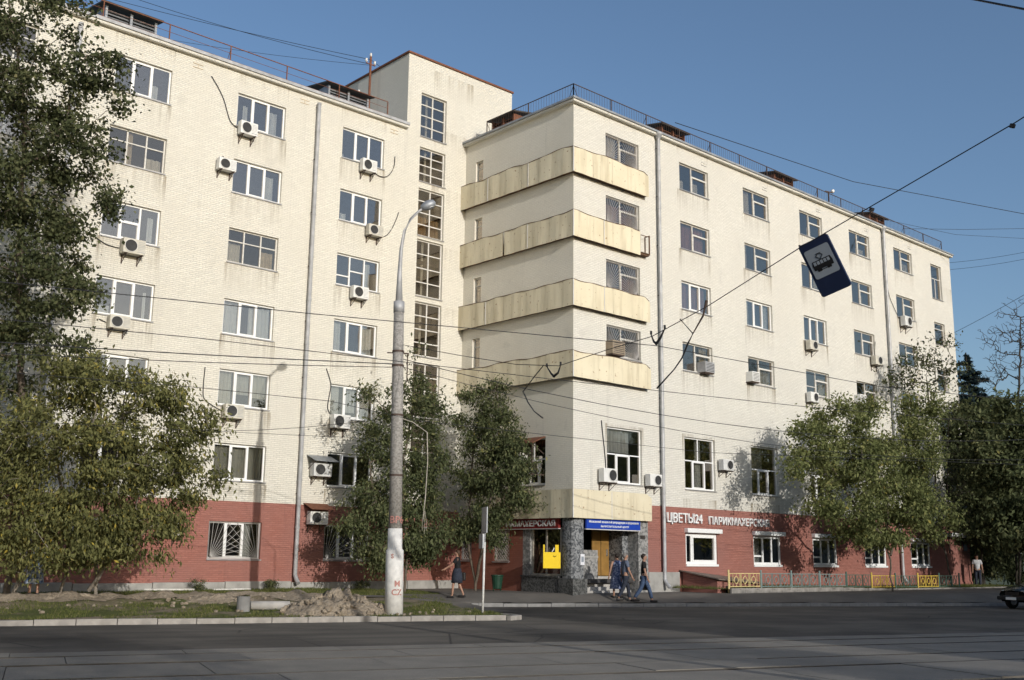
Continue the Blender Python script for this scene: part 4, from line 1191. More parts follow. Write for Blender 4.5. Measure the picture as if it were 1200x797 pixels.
# window-box units that stick out of the old windows
def boxac(px, py, label, w_=.66, h=.42, mt='ac_box_brown'):
    x, z = wx(px, py, -.2)
    e = empty('window_air_conditioner', (x - w_ / 2, -.0, z - h / 2)); tag(e, label, 'air conditioner', 'boxes in the windows')
    MB().bev(0, w_, -.42, .10, 0, h, .015).build('casing', M[mt], e)
    m = MB()
    for k in range(6): m.box(.05, w_ - .05, -.428, -.421, .05 + k * h / 7, .075 + k * h / 7)
    m.build('vent_lines', M['ac_dark'], e); MB().box(.02, w_ - .02, -.40, .05, -.05, -.002).build('support', M['rail_brown'], e)
boxac(721, 408, 'rusty brown box unit in the barred third-floor corner window', .8, .6)
boxac(828, 431, 'grey box unit in the third-floor window right of the drainpipe', .7, .5, 'galvanised')
boxac(882, 442, 'white box unit in the lower left pane of a third-floor window', .62, .5, 'ac_plastic')
boxac(1008, 468, 'white box unit in a third-floor window above the roadside tree', .66, .5, 'ac_plastic')
# unit in its cage on the side wall
e = empty('caged_air_conditioner', (0, 3.4, 4.9), R(-90)); tag(e, 'air conditioner in a tin-roofed cage on the shaded side wall', 'air conditioner')
put('casing', ACP[0], e, (0, -.15, .35)); put('fan_grille', ACP[1], e, (.35, -.46, .62)); put('fan_ring', ACP[2], e, (.35, -.455, .62))
m = MB(); m.v += [(-.6, -.75, 1.30), (1.75, -.75, 1.30), (1.75, 0, 1.62), (-.6, 0, 1.62)]; m.v += [(a, b, c + .03) for a, b, c in m.v]
m.f += [(3, 2, 1, 0), (4, 5, 6, 7), (0, 1, 5, 4), (1, 2, 6, 5), (2, 3, 7, 6), (3, 0, 4, 7)]
m.build('canopy', M['rust_metal'], e)
m = MB()
for x in (-.5, 1.65):
    m.bar((x, -.70, 0), (x, -.70, 1.3), .03).bar((x, -.02, .9), (x, -.70, 1.3), .02).bar((x, 0, 0), (x, -.7, 0), .025)
m.bar((-.5, -.70, .6), (1.65, -.70, .6), .015).bar((-.5, -.70, 0), (1.65, -.70, 0), .025)
m.build('cage', M['rail_brown'], e)

# ================================================================== STREET FURNITURE
# concrete lamp post with the curved arm
PX, PY = -12.25, -4.55; PG = float(G(PX, PY))
lp = empty('lamp_post', (PX, PY, PG)); tag(lp, 'tall grey concrete lamp post with whitewashed foot and curved arm', 'lamp post')
LEAN = np.array([-.12, .11, 0]) / 9.4
def pz(z): return np.array([LEAN[0] * z, LEAN[1] * z, z])
MB().tube([pz(2.35), pz(6), pz(9.3)], [.205, .180, .158], 20).build('shaft', M['concrete_aggregate'], lp, smooth=True)
MB().tube([pz(-.1), pz(1.85), pz(1.9), pz(2.5)], [.275, .265, .222, .215], 20).build('foot', M['pole_white'], lp, smooth=True)
MB().tube([pz(9.2), pz(9.55)], .175, 16).build('collar', M['galvanised'], lp, smooth=True)
armdir = np.array(CR) * .86 + np.array([.2, .1, 0]); armdir[2] = 0; armdir /= np.linalg.norm(armdir)
ap = [pz(9.5), pz(10.4), pz(11.3) + armdir * .04, pz(11.9) + armdir * .14, pz(12.3) + armdir * .33, pz(12.58) + armdir * .58, pz(12.76) + armdir * .80]
MB().tube(ap, [.125, .075, .055, .048, .045, .042, .04], 10).build('arm', M['galvanised'], lp, smooth=True)
hd = MB(); hd.lathe([(.03, -.02), (.09, .0), (.13, .10), (.16, .22), (.15, .36), (.10, .46), (.03, .5)], 14)
lh = hd.build('lamp_head', M['sheet_grey'], lp, tuple(ap[-1] - armdir * .12 - np.array([0, 0, .06])), smooth=True)
lh.rotation_euler = Vector((armdir[0] * .8, armdir[1] * .8, .45)).to_track_quat('Z', 'Y').to_euler()
lh.scale = (1, 1, 1.0)
gl_ = MB().lathe([(.02, -.03), (.10, .0), (.135, .05)], 14).build('lamp_glass', M['lamp_glass'], lh, (0, -.08, .28)); gl_.rotation_euler = (R(90), 0, 0)
for z, r_ in ((7.95, .185), (7.5, .19), (5.95, .195), (4.1, .203)):
    c_ = pz(z)
    MB().lathe([(r_, -.03), (r_, .03)], 18, tuple(c_)).build('clamp', M['rail_brown'], lp)
m = MB()
c_ = pz(7.9); m.bar(c_ + armdir * .15, c_ + armdir * .34, .03).bar(c_ + armdir * .30 - (0, 0, .9), c_ + armdir * .30, .018)
m.bar(c_ - armdir * .34, c_ - armdir * .15, .025)
m.build('cable_bracket', M['rail_brown'], lp)
def wrap_text(body, z, size, ang0, r, mt, parent):
    me = text_mesh(body, size, mt, .002, .006)
    for v in me.vertices:
        a = ang0 + v.co.x / r; q = r + v.co.z + .004; zz = z + v.co.y
        v.co = (q * math.cos(a) + LEAN[0] * zz, q * math.sin(a) + LEAN[1] * zz, zz)
    return put('painted_mark', me, parent)
a_cam = math.atan2(-CF[1], -CF[0])
wrap_text('BP6', 2.66, .30, a_cam - .75, .212, 'graffiti_red', lp)
wrap_text('M', .80, .24, a_cam + .1, .272, 'graffiti_red', lp); wrap_text('CZ', .55, .24, a_cam - .2, .274, 'graffiti_red', lp); wrap_text('S', 1.62, .18, a_cam - .3, .268, 'graffiti_red', lp)
# bundle of dead cord hanging from the post
q0 = np.array([PX, PY, PG]) + pz(5.9); q1 = q0 + armdir * .95 - np.array([0, 0, .45])
m = MB(); m.tube([q0, q0 + armdir * .5 - (0, 0, .15), q1], .012); m.tube([q1, q1 - (0, 0, .9) + armdir * .04, q1 - (0, 0, 2.0), q1 - (0, 0, 2.7) - armdir * .06], [.02, .014, .018, .008])
for k in range(1, 4): m.tube([q1 - (0, 0, 2.4), q1 - (0, 0, 2.75) + armdir * (.06 * (k - 2)), q1 - (0, 0, 3.1 - .1 * (k % 2)) + armdir * (.06 * (k - 2))], .005)
tag(m.build('hanging_cord', M['wood_grey']), 'frayed pale cord hanging from the concrete lamp post', 'cord')

# thin tram-stop post seen edge-on
bx_, by_ = -9.62, -5.55; bz = float(G(bx_, by_))
e = empty('stop_post', (bx_, by_, bz)); tag(e, 'thin white post with edge-on stop sign at the kerb nose', 'sign post')
MB().tube([(0, 0, -.1), (.02, -.02, 2.15)], .035, 10).build('shaft', M['pole_white'], e, smooth=True)
MB().tube([(.02, -.02, 2.15), (.03, -.03, 3.2)], .030, 10).build('upper_shaft', M['galvanised'], e, smooth=True)
sa = math.atan2(CF[1], CF[0]) + R(14)
MB().bev(-.42, .28, -.02, .02, 2.42, 3.22, .012).build('sign_plate', M['sheet_grey'], e, (0, 0, 0), sa)
MB().bev(-.30, .22, .045, .11, 1.95, 2.40, .012).build('timetable_box', M['sheet_grey'], e, (0, 0, 0), sa)

# litter bin
bx_, by_ = -1.0, 3.5; e = empty('litter_bin', (bx_, by_, float(G(bx_, by_)))); tag(e, 'small dark green litter bin by the brick wall', 'litter bin')
MB().lathe([(.17, .10), (.19, .12), (.25, .62), (.27, .64), (.27, .68), (.24, .68), (.18, .14)], 14).build('bucket', M['bin_green'], e)
for s_ in (-1, 1): MB().bar((.2 * s_, 0, -.02), (.2 * s_, 0, .3), .02).build('leg', M['bin_green'], e)

# concrete pipe stubs
x, y = -16.0, -2.3; z = float(G(x, y))
MB().lathe([(.19, -.1), (.19, .42), (.12, .42), (.12, .1)], 16).build('pipe_stub', M['dark_concrete'], None, (x, y, z))
tag(bpy.data.objects['pipe_stub'], 'short grey concrete pipe stub standing upright in grass', 'pipe')
x, y = -15.1, -2.15
o = MB().lathe([(.13, 0), (.13, 1.15), (.09, 1.15), (.09, .3)], 16).build('pipe_length', M['concrete'], None, (x - .5, y + .15, float(G(x, y)) + .11), smooth=True)
o.rotation_euler = (0, R(90), ang); tag(o, 'grey concrete pipe length lying flat beside the upright stub', 'pipe')
o = MB().bev(-.9, .9, -.05, .05, 0, .06, .01).build('plank', M['wood_white'], None, (-14.2, 6.5, .12), R(-12)); tag(o, 'pale weathered plank lying on the lawn by the red wall', 'plank')
o = MB().bev(-.8, .8, -.04, .04, 0, .05, .01).build('plank', M['wood_white'], None, (-11.8, 6.3, .12), R(4)); tag(o, 'pale thin board lying on the lawn near the post shadow', 'plank')

# low fence, panel by panel
fe = empty('low_fence', (0, 0, 0)); tag(fe, 'low pipe fence with ring panels, partly yellow and partly green', 'fence')
def ring(m, cx, cz, r, t_, n=16):
    for i in range(n):
        a, b = 2 * math.pi * i / n, 2 * math.pi * (i + 1) / n
        m.bar((cx + r * math.cos(a), 0, cz + r * math.sin(a)), (cx + r * math.cos(b), 0, cz + r * math.sin(b)), t_, 5, cap=False)
def fpanel(mt):
    W_ = 2.26; m = MB()
    m.bar((0, 0, .10), (W_, 0, .10), .022).bar((0, 0, .66), (W_, 0, .66), .022)
    for x in (.02, .24, .74, .80, .86, 1.40, 1.46, 1.52, 2.02, W_ - .02): m.bar((x, 0, .10), (x, 0, .66), .013)
    for cx in (.49, 1.13, 1.77):
        ring(m, cx, .38, .15, .02); m.bar((cx, 0, .10), (cx, 0, .23), .013).bar((cx, 0, .53), (cx, 0, .66), .013).bar((cx - .25, 0, .38), (cx - .15, 0, .38), .012).bar((cx + .15, 0, .38), (cx + .25, 0, .38), .012)
    return m.mesh('fence_panel', M[mt])
FPM = {k: fpanel(k) for k in ('fence_yellow', 'fence_green', 'fence_pale', 'fence_teal')}
FPO = {k: MB().bar((0, 0, -.15), (0, 0, .82), .042, 8).mesh('fence_post', M[k]) for k in FPM}
x = 7.25; seq = ['fence_pale', 'fence_teal', 'fence_teal', 'fence_teal', 'fence_green', 'fence_yellow', 'fence_green', 'fence_yellow', 'fence_green']
for i, k in enumerate(seq):
    z = float(G(x, -2.35)) + .03 + float(np.interp(x, [7, 15, 20, 30], [.16, .12, .03, .02]))
    # the run turns slightly from the wall line
    y = -2.35
    put('fence_post', FPO[k], fe, (x, y, z)); put('fence_panel', FPM[k], fe, (x + .06, y, z))
    x += 2.40
put('fence_post', FPO[seq[-1]], fe, (x, -2.35, z))

# hanging tram-stop sign and the span wire
SPW = [(-12.25, -4.5, 7.94), (-13.16, -8.37, 6.98), (-13.91, -11.63, 6.21), (-14.36, -13.61, 5.87), (-14.8, -15.54, 5.93), (-15.16, -17.14, 5.95), (-15.56, -18.89, 6.24), (-16.12, -21.31, 6.78), (-16.45, -22.76, 7.05), (-17.06, -25.44, 7.55), (-17.3, -26.5, 7.8)]
o = MB().tube(SPW, .009, 5).build('span_wire', M['wire_black']); tag(o, 'span wire across the street carrying the hanging tram sign', 'wire')
sg_ = empty('tram_stop_sign', (0, 0, 0))
tag(sg_, 'tilted dark blue tram stop sign with black tram symbol, hung from wire', 'tram sign')
TL, TR, BL, BR = [on(0, 0, 0, 0) * 0 + at(px, py, dd) for px, py, dd in ((938, 288, 19.3), (971.5, 272, 18.95), (962, 350, 19.3), (995.5, 335, 18.95))]
ux = (TR - TL + BR - BL) / 2; uz = (TL - BL + TR - BR) / 2; sw, sh = np.linalg.norm(ux), np.linalg.norm(uz)
ux /= sw; uz = uz - ux * (uz @ ux); uz /= np.linalg.norm(uz); uy = np.cross(uz, ux)
ctr = (TL + TR + BL + BR) / 4
sg_.matrix_world = Matrix(((ux[0], uy[0], uz[0], ctr[0]), (ux[1], uy[1], uz[1], ctr[1]), (ux[2], uy[2], uz[2], ctr[2]), (0, 0, 0, 1)))
def rrect(w_, h, r, y0, y1, mt, name, loc=(0, 0, 0), n=5):
    poly = []
    for cx, cz, a0 in ((w_/2-r, h/2-r, 0), (-w_/2+r, h/2-r, 90), (-w_/2+r, -h/2+r, 180), (w_/2-r, -h/2+r, 270)):
        for k in range(n + 1):
            a = R(a0 + 90 * k / n); poly.append((cx + r * math.cos(a), cz + r * math.sin(a)))
    return MB().prism(poly, y0, y1).build(name, M[mt], sg_, loc)
rrect(sw, sh, .05, -.03, .03, 'sign_navy', 'plate')
rrect(sw * .83, sh * .535, .04, -.036, -.031, 'sign_face_grey', 'field', (0, 0, sh * .095))
tw = sw * .66; zc = sh * .085; m = MB()
m.prism([(-tw/2, zc - .11), (tw/2, zc - .11), (tw/2 + .005, zc - .02), (tw/2 - .015, zc + .055), (-tw/2 + .015, zc + .055), (-tw/2 - .005, zc - .02)], -.040, -.037)
m.build('tram_body', M['paint_black'], sg_)
for k in range(5):
    xx = -tw/2 + .03 + k * (tw - .05) / 5
    MB().prism([(xx, zc - .025), (xx + (tw - .05) / 5 - .018, zc - .025), (xx + (tw - .05) / 5 - .018, zc + .038), (xx, zc + .038)], -.0425, -.0405).build('tram_window', M['sign_face_grey'], sg_)
for xx in (-.30, -.20, .20, .30):
    c_ = xx * tw; r_ = .026
    MB().prism([(c_ + r_ * math.cos(a), zc - .125 + r_ * math.sin(a)) for a in np.linspace(0, 2 * math.pi, 12, endpoint=False)], -.040, -.0372).build('tram_wheel', M['paint_black'], sg_)
MB().bar((-.05, -.038, zc - .128), (.06, -.038, zc - .128), .008).build('tram_underframe', M['paint_black'], sg_)
m = MB(); a_, b_ = zc + .06, zc + .185
for p0, p1 in (((0, a_), (-.065, a_ + .06)), ((-.065, a_ + .06), (-.01, b_ - .02)), ((0, a_), (.065, a_ + .06)), ((.065, a_ + .06), (.01, b_ - .02)), ((-.05, b_ - .018), (.05, b_ - .018))):
    m.bar((p0[0], -.038, p0[1]), (p1[0], -.038, p1[1]), .007)
m.build('pantograph', M['paint_black'], sg_)
m = MB()
for xx in (-sw * .45, sw * .45): m.bar((xx, 0, sh / 2 - .1), (xx, .0, sh / 2 + .02), .02)
m.build('hanger', M['rail_brown'], sg_)

# other wires
def wire(pts, r, label, name='wire', n=14, sag=0., grp=None):
    pts = [np.array(q, float) for q in pts]
    if len(pts) == 2:
        a, b = pts; pts = [a + (b - a) * k / n - np.array([0, 0, sag * 4 * (k / n) * (1 - k / n)]) for k in range(n + 1)]
    o = MB().tube(pts, r, 5).build(name, M['wire_black']); tag(o, label, 'wire', grp); return o
def rd(s, t, z): return (*xy(s, t), z)
wire([rd(-9.3, -40, 5.75), rd(-9.0, -10.5, 5.6), rd(-8.2, -2.2, 5.52), rd(-6.9, 5.6, 5.6), rd(-6.5, 30, 5.6), rd(-6.5, 90, 5.8)], .008, 'contact wire over the near side of the tram bed towards the building')
wire([rd(-11.2, -40, 5.85), rd(-11.5, -8.8, 5.75), rd(-11.9, -1.8, 5.72), rd(-9.8, 5.8, 5.75), rd(-9.6, 30, 5.7), rd(-9.6, 90, 5.9)], .008, 'contact wire over the far-side tram track, higher of the pair')
pp_ = np.array([PX, PY, PG])
wire([rd(1.6, -45, 7.6), pp_ + pz(7.55)], .016, 'thick feeder cable running along the verge to the lamp post', sag=.5)
wire([rd(1.7, -45, 7.5), pp_ + pz(7.45)], .012, 'thin cable just under the feeder along the verge', sag=.75)
wire([pp_ + pz(7.75), rd(1.7, 30, 7.2)], .012, 'dark cable from the lamp post towards the right wing', sag=1.3)
wire([pp_ + pz(7.5), rd(1.9, 34, 6.8)], .009, 'thin cable from the lamp post sagging below the dark cable', sag=1.6)
wire([rd(-2.4, -45, 5.9), rd(-2.4, -9.7, 5.6), rd(-1.6, -6, 5.6), rd(.5, -2.9, 5.5), rd(1.0, 8, 5.1), rd(1.4, 34, 5.6)], .008, 'thin wire crossing the cream wall beside the post at mid height')
wire([pp_ + pz(5.9), on(1, D - .1, 262, 505)], .009, 'thin wire from the lamp post down to the left wing wall', sag=.1)
wire([rd(1.5, -40, 5.4), pp_ + pz(5.2)], .006, 'faint lower wire from the left to the lamp post', sag=.25)
# roof wires
mt_ = np.array([-3.98, 10.2, 25.6])
wire([at(-60, -55, 60), mt_], .014, 'upper roof wire running left from the roof mast', sag=.3)
wire([at(40, -45, 60), mt_ - (0, 0, .25)], .014, 'roof wire running left from the arm of the mast', sag=.4)
wire([at(-40, -5, 58), mt_ - (0, 0, .3)], .010, 'low slack roof wire left of the mast', sag=.5)
wire([mt_, (1.5, D + 3, 24.4)], .012, 'roof wire from the mast past the tower wall', sag=.1)
wire([(7.6, .4, HR + 1.3), at(1000, 213, 66), at(1260, 262, 66)], .02, 'telephone wire from the right wing dormer across the sky')
wire([at(1010, 252, 68), at(1120, 275, 75), at(1260, 283, 85)], .012, 'upper thin wire leaving the far end of the roof')
wire([at(1060, 268, 74), at(1130, 269, 80), at(1260, 267, 88)], .015, 'level thin wire leaving the far end of the roof')
wire([at(1112, 308, 76), at(1260, 282, 70)], .012, 'wire rising right from the far roof corner', sag=.2)
wire([at(1113, 316, 76), at(1260, 290, 70)], .012, 'second wire rising right from the far roof corner', sag=.2)
wire([at(1118, 390, 72), at(1260, 310, 60)], .014, 'steep wire rising from the far corner over the bare tree', sag=.1)
wire([at(1130, -3, 12), at(1290, 28, 9)], .012, 'black wire crossing the upper corner of the sky', sag=.0)
# V hangers and pull-off arms on the span wire
A_ = np.array([-12.3, -4.6]); B_ = np.array([-17.3, -26.5]); nn = np.array([-(B_ - A_)[1], (B_ - A_)[0]])
def sp(px, py):
    d = CF * FPX + CR * (px - 600) - CU * (py - 398.5); t_ = ((A_ - CAM[:2]) @ nn) / (d[:2] @ nn); return CAM + d * t_
for pts, lab in (([(641, 430), (646, 438), (649, 441), (654, 437), (657, 428)], 'V-shaped insulator hanger on the span wire before the corner bands'), ([(763, 392), (766, 400), (769, 403), (774, 396), (779, 385)], 'V-shaped insulator hanger on the span wire before the drainpipe')):
    m = MB(); m.tube([sp(*q) for q in pts], [.012, .022, .034, .026, .014], 6)
    for q in (pts[0], pts[-1]): m.bar(sp(*q), sp(q[0], q[1] - 4), .024, 6)
    tag(m.build('wire_hanger', M['wire_black']), lab, 'wire hanger', 'span wire hangers')
for pts, lab in (([(637, 428), (625, 443), (613, 459), (619, 472), (626, 482), (636, 490)], 'bent dark pull-off arm hanging before the shaded side wall'), ([(797, 374), (812, 391), (806, 403), (799, 420), (790, 433), (770, 455)], 'bent dark pull-off arm hanging before the right wing windows')):
    tag(MB().tube([sp(*q) for q in pts], [.012, .014, .02, .016, .012, .018], 6).build('pull_off_arm', M['wire_black']), lab, 'wire hanger', 'pull-off arms')
o = MB().tube([sp(828, 352), sp(824, 370), sp(812, 391)], [.03, .02, .012], 6).build('wire_insulator', M['rail_brown']); tag(o, 'long insulator hanging from the span wire over a window', 'insulator')
for px, py, lab in ((1015, 248, 'small clamp on the span wire right of the tram sign'), (1178, 151, 'insulator on the upper end of the span wire')):
    c_ = sp(px, py); o = MB().bar(c_ - np.array([.02, .1, .02]), c_ + np.array([-.02, -.12, .03]), .04, 6).build('wire_clamp', M['wire_black']); tag(o, lab, 'wire clamp')

# ================================================================== TREES
HR_ = np.array([CR[0], CR[1], 0]); HR_ /= np.linalg.norm(HR_)
HF_ = np.array([CF[0], CF[1], 0]); HF_ /= np.linalg.norm(HF_)
def lobe(px, py, rx, ry, depth, rd_=None):
    c = at(px, py, depth); k = depth / FPX
    return (c, rx * k, ry * k, (rd_ if rd_ else rx * k * .9))
def lobeY(px, py, rx, ry, Y, rd_=9.):
    c = on(1, Y, px, py); k = float((c - CAM) @ CF) / FPX
    return (c, rx * k, ry * k, min(rd_, rx * k))
def lobeX(px, py, rx, ry, X, rd_=.95):
    c = on(0, X, px, py); k = float((c - CAM) @ CF) / FPX
    return (c, min(rd_, rx * k), ry * k, rx * k)
def skeleton(trunks, tips, seed, step=.4, upw=.6, wig=.07):
    r = np.random.RandomState(seed)
    N, par = [], []
    for path in trunks:
        prev = -1
        path = [np.array(q, float) for q in path]
        for a, b in zip(path[:-1], path[1:]):
            n = max(1, int(np.linalg.norm(b - a) / step))
            for k in range(n):
                N.append(a + (b - a) * k / n + r.normal(0, .025, 3) * (prev >= 0)); par.append(prev); prev = len(N) - 1
        N.append(path[-1]); par.append(prev)
    base_n = len(N)
    order = np.argsort([min(np.linalg.norm(t_ - N[i]) for i in range(0, base_n, 2)) for t_ in tips])
    tipn = []
    A = np.zeros((base_n + len(tips) * 40, 3)); A[:base_n] = N; cnt = base_n; par = par + [0] * (len(A) - base_n)
    z0 = min(q[2] for q in N)
    hmin = z0 + .25 * (max(q[2] for q in N) - z0)
    for ti in order:
        t_ = tips[ti]
        d = A[:cnt] - t_; dist = np.sqrt((d * d).sum(1))
        cost = dist + upw * np.maximum(0, A[:cnt, 2] - t_[2] + .2 * dist) + 5 * (A[:cnt, 2] < hmin) * (np.arange(cnt) < base_n)
        j = int(np.argmin(cost)); a = A[j].copy(); L = dist[j]; n = max(1, int(L / step)); prev = j
        if cnt + n + 1 >= len(A): break
        bow = np.array([0, 0, .10 * L])
        for k in range(1, n + 1):
            f = k / n
            q = a + (t_ - a) * f + bow * 4 * f * (1 - f) * .5 + (r.normal(0, wig * min(1, L), 3) if k < n else 0)
            A[cnt] = q; par[cnt] = prev; prev = cnt; cnt += 1
        tipn.append(prev)
    A = A[:cnt]; par = np.array(par[:cnt])
    return A, par, np.array(tipn, int)
def wood_mesh(name, A, par, rtip, power, mt, rmax=None, nside=6):
    n = len(A); w_ = np.zeros(n)
    kids = np.zeros(n, int)
    for i in range(n - 1, -1, -1):
        if par[i] >= 0: kids[par[i]] += 1
    acc = np.where(kids == 0, 1., 0.)
    for i in range(n - 1, -1, -1):
        if par[i] >= 0: acc[par[i]] += acc[i]
    rad = rtip * np.maximum(acc, 1) ** power
    if rmax: rad = np.minimum(rad, rmax)
    idx = [i for i in range(n) if par[i] >= 0]
    I = np.array(idx); Pn = par[I]
    a, b = A[Pn], A[I]; d = b - a; L = np.linalg.norm(d, axis=1, keepdims=True) + 1e-9; d = d / L
    e = np.where(np.abs(d[:, 2:3]) < .9, np.array([[0, 0, 1.]]), np.array([[1., 0, 0]]))
    u = np.cross(d, e); u /= np.linalg.norm(u, axis=1, keepdims=True); v = np.cross(d, u)
    ra, rb = np.minimum(rad[Pn], rad[I] * 1.6)[:, None], rad[I][:, None]
    th = 2 * np.pi * np.arange(nside) / nside
    V = np.zeros((len(I), 2 * nside, 3))
    for k, t_ in enumerate(th):
        w2 = u * np.cos(t_) + v * np.sin(t_)
        V[:, k] = a - d * ra * .3 + w2 * ra; V[:, nside + k] = b + w2 * rb
    F = []
    for k in range(nside):
        k2 = (k + 1) % nside; F.append([k, nside + k, nside + k2, k2])
    F = np.array(F)[None] + (np.arange(len(I)) * 2 * nside)[:, None, None]
    return fast_mesh(name, V.reshape(-1, 3), F.reshape(-1, 4), 4, M[mt])
def leaf_mesh(name, C_, out, size, mt, seed, droop=.5, aspect=.5, clump_t=None):
    """one folded two-triangle blade for each leaf"""
    r = np.random.RandomState(seed); n = len(C_)
    ax = r.normal(0, 1, (n, 3)); ax[:, 2] -= droop * 1.4; ax += out * .6
    ax /= np.linalg.norm(ax, axis=1, keepdims=True)
    nr = r.normal(0, .85, (n, 3)) + np.array([0, 0, .45]) + out * .5
    sd_ = np.cross(ax, nr); sd_ /= (np.linalg.norm(sd_, axis=1, keepdims=True) + 1e-9); nn_ = np.cross(sd_, ax)
    L = (size * r.uniform(.6, 1.35, n))[:, None]; W_ = L * aspect * .5
    base, tip = C_ - ax * L * .5, C_ + ax * L * .5
    mid = C_ - ax * L * .05
    V = np.stack([base, mid + sd_ * W_ + nn_ * W_ * .35, tip - nn_ * L * .08, mid - sd_ * W_ + nn_ * W_ * .35], 1)
    F = np.array([[0, 1, 2], [0, 2, 3]])[None] + (np.arange(n) * 4)[:, None, None]
    tint = np.clip(r.normal(.5, .22, n) + (clump_t if clump_t is not None else 0), 0, .97)
    tint = np.where(r.uniform(0, 1, n) > .992, 1., tint)
    return fast_mesh(name, V.reshape(-1, 3), F.reshape(-1, 3), 3, M[mt], np.repeat(tint, 2))
def tree(name, label, trunks, lobes, ntips, leaves, size, lmat, wmat, seed, group=None, spread=.30, rtip=.008, power=.46, rmax=None, hollow=.35, droop=.5, aspect=.5, flat=.7):
    r = np.random.RandomState(seed)
    vol = np.array([l[1] * l[2] * l[3] for l in lobes]) ** .72; vol /= vol.sum()
    tips, cen = [], []
    for (c, rx, rz, ry), k in zip(lobes, (vol * ntips).astype(int) + 1):
        d = r.normal(0, 1, (k, 3)); d /= np.linalg.norm(d, axis=1, keepdims=True)
        rad = (hollow ** 3 + (1 - hollow ** 3) * r.uniform(0, 1, k)) ** (1 / 3) * (1 + .16 * r.normal(0, 1, k))
        q = c + (d[:, 0:1] * rx * np.array([1., 0, 0]) + d[:, 1:2] * ry * np.array([0, 1., 0]) + d[:, 2:3] * np.array([0, 0, rz])) * rad[:, None]
        # gather the twig ends into boughs so that gaps open between them
        nb_ = max(3, k // 7); pick = q[r.randint(0, k, nb_)] if k > 3 else q
        dd = ((q[:, None] - pick[None]) ** 2).sum(-1).argmin(1); q = q + (pick[dd] - q) * .42
        tips.append(q); cen.append(np.repeat(c[None], k, 0))
    tips = np.concatenate(tips); cen = np.concatenate(cen)
    base = np.array(trunks[0][0], float)
    e = empty(name, tuple(base)); tag(e, label, 'tree', group)
    A, par, tipn = skeleton(trunks, tips, seed)
    put('trunk', wood_mesh('trunk', A - base, par, rtip, power, wmat, rmax), e)
    if leaves:
        T = A[tipn]; Pp = A[par[tipn]]
        k = max(1, leaves // len(T))
        # leaf sprays: along the last twig and a flattened cloud round the tip
        jit = r.uniform(.5, 1.5, len(T)); reps = np.maximum(1, (k * jit).astype(int))
        I = np.repeat(np.arange(len(T)), reps); n = len(I)
        f = r.uniform(-1.2, 1., n)[:, None]
        C_ = T[I] + (Pp[I] - T[I]) * np.maximum(0, f) * 1.2 + r.normal(0, 1, (n, 3)) * np.array([spread, spread, spread * flat]) * (.55 + .6 * r.uniform(0, 1, (n, 1)))
        C_[:, 2] -= .04
        cc = np.mean(cen, 0); out = C_ - cen[0] * 0 - cc; out /= (np.linalg.norm(out, axis=1, keepdims=True) + 1e-9)
        ct = r.normal(0, .13, len(T))[I]
        put('crown', leaf_mesh('crown', C_ - base, out, size, lmat, seed + 1, droop, aspect, ct), e)
    return e

def gp(px, py, depth, dz=0):
    q = at(px, py, depth); return np.array([q[0], q[1], float(G(q[0], q[1])) + dz])
# A: tall dark tree at the left edge
bA = gp(8, 700, 33.6, -.1)
topA = at(0, -60, 33.6)
tree('broadleaf_tree', 'tall dark broadleaf tree rising past the roof at the left end', [[bA, bA + (.1, 0, 4), at(22, 330, 33.6), at(30, 120, 33.6), topA]],
     [lobe(20, 20, 95, 70, 33.2, 2.2), lobe(118, 75, 38, 30, 33, 1.0), lobe(50, 110, 88, 60, 33, 2.2), lobe(145, 118, 15, 22, 33, .5), lobe(95, 175, 52, 50, 33, 1.5), lobe(25, 215, 85, 70, 33, 2.2), lobe(95, 250, 45, 45, 33, 1.4), lobe(45, 320, 70, 55, 33, 2.0), lobe(85, 345, 30, 40, 33, 1.), lobe(0, 420, 70, 60, 33.5, 1.8), lobe(-40, 100, 70, 150, 33.5, 2.5), lobe(-40, 330, 70, 120, 33.5, 2.5), lobe(70, 405, 40, 30, 33.5, 1.2)],
     780, 45000, .14, 'leaf_dark', 'bark', 21, spread=.27, rmax=.26, hollow=.4, aspect=.62)
# B: drooping olive tree in front, several stems
bB = gp(113, 698, 33.0, -.1)
tree('maple_tree', 'broad drooping olive green tree over the dug verge', [[bB, at(112, 655, 33), at(122, 600, 32.8), at(140, 520, 32.5), at(150, 450, 32.5)], [bB + (-.9, .6, 0), at(84, 640, 33.4), at(70, 560, 33.2), at(60, 480, 33)], [bB + (-.2, .1, .4), at(150, 620, 32.4), at(195, 560, 32.3), at(215, 510, 32.4)], [bB + (-2.3, 1.0, 0), at(37, 660, 33.5), at(25, 560, 33.0), at(20, 500, 33)]],
     [lobe(150, 462, 70, 38, 32.3, 1.8), lobe(95, 440, 55, 28, 32.5, 1.5), lobe(215, 500, 40, 40, 32.2, 1.2), lobe(225, 560, 34, 42, 32.2, 1.1), lobe(150, 540, 80, 50, 32, 2.0), lobe(60, 510, 70, 55, 32.2, 2.0), lobe(180, 615, 52, 32, 32, 1.4), lobe(100, 610, 75, 42, 31.8, 1.8), lobe(25, 590, 65, 55, 32, 2.0), lobe(135, 645, 50, 22, 31.8, 1.0), lobe(70, 640, 60, 22, 31.8, 1.2), lobe(5, 640, 26, 26, 31.8, 1.), lobe(-40, 540, 60, 100, 32, 2), lobe(185, 658, 10, 14, 32, .4), lobe(20, 676, 10, 12, 31.5, .4), lobe(60, 660, 12, 10, 31.8, .5)],
     940, 50000, .15, 'leaf_olive', 'bark_pale', 22, spread=.26, rmax=.19, hollow=.3, droop=1.0, aspect=.42)
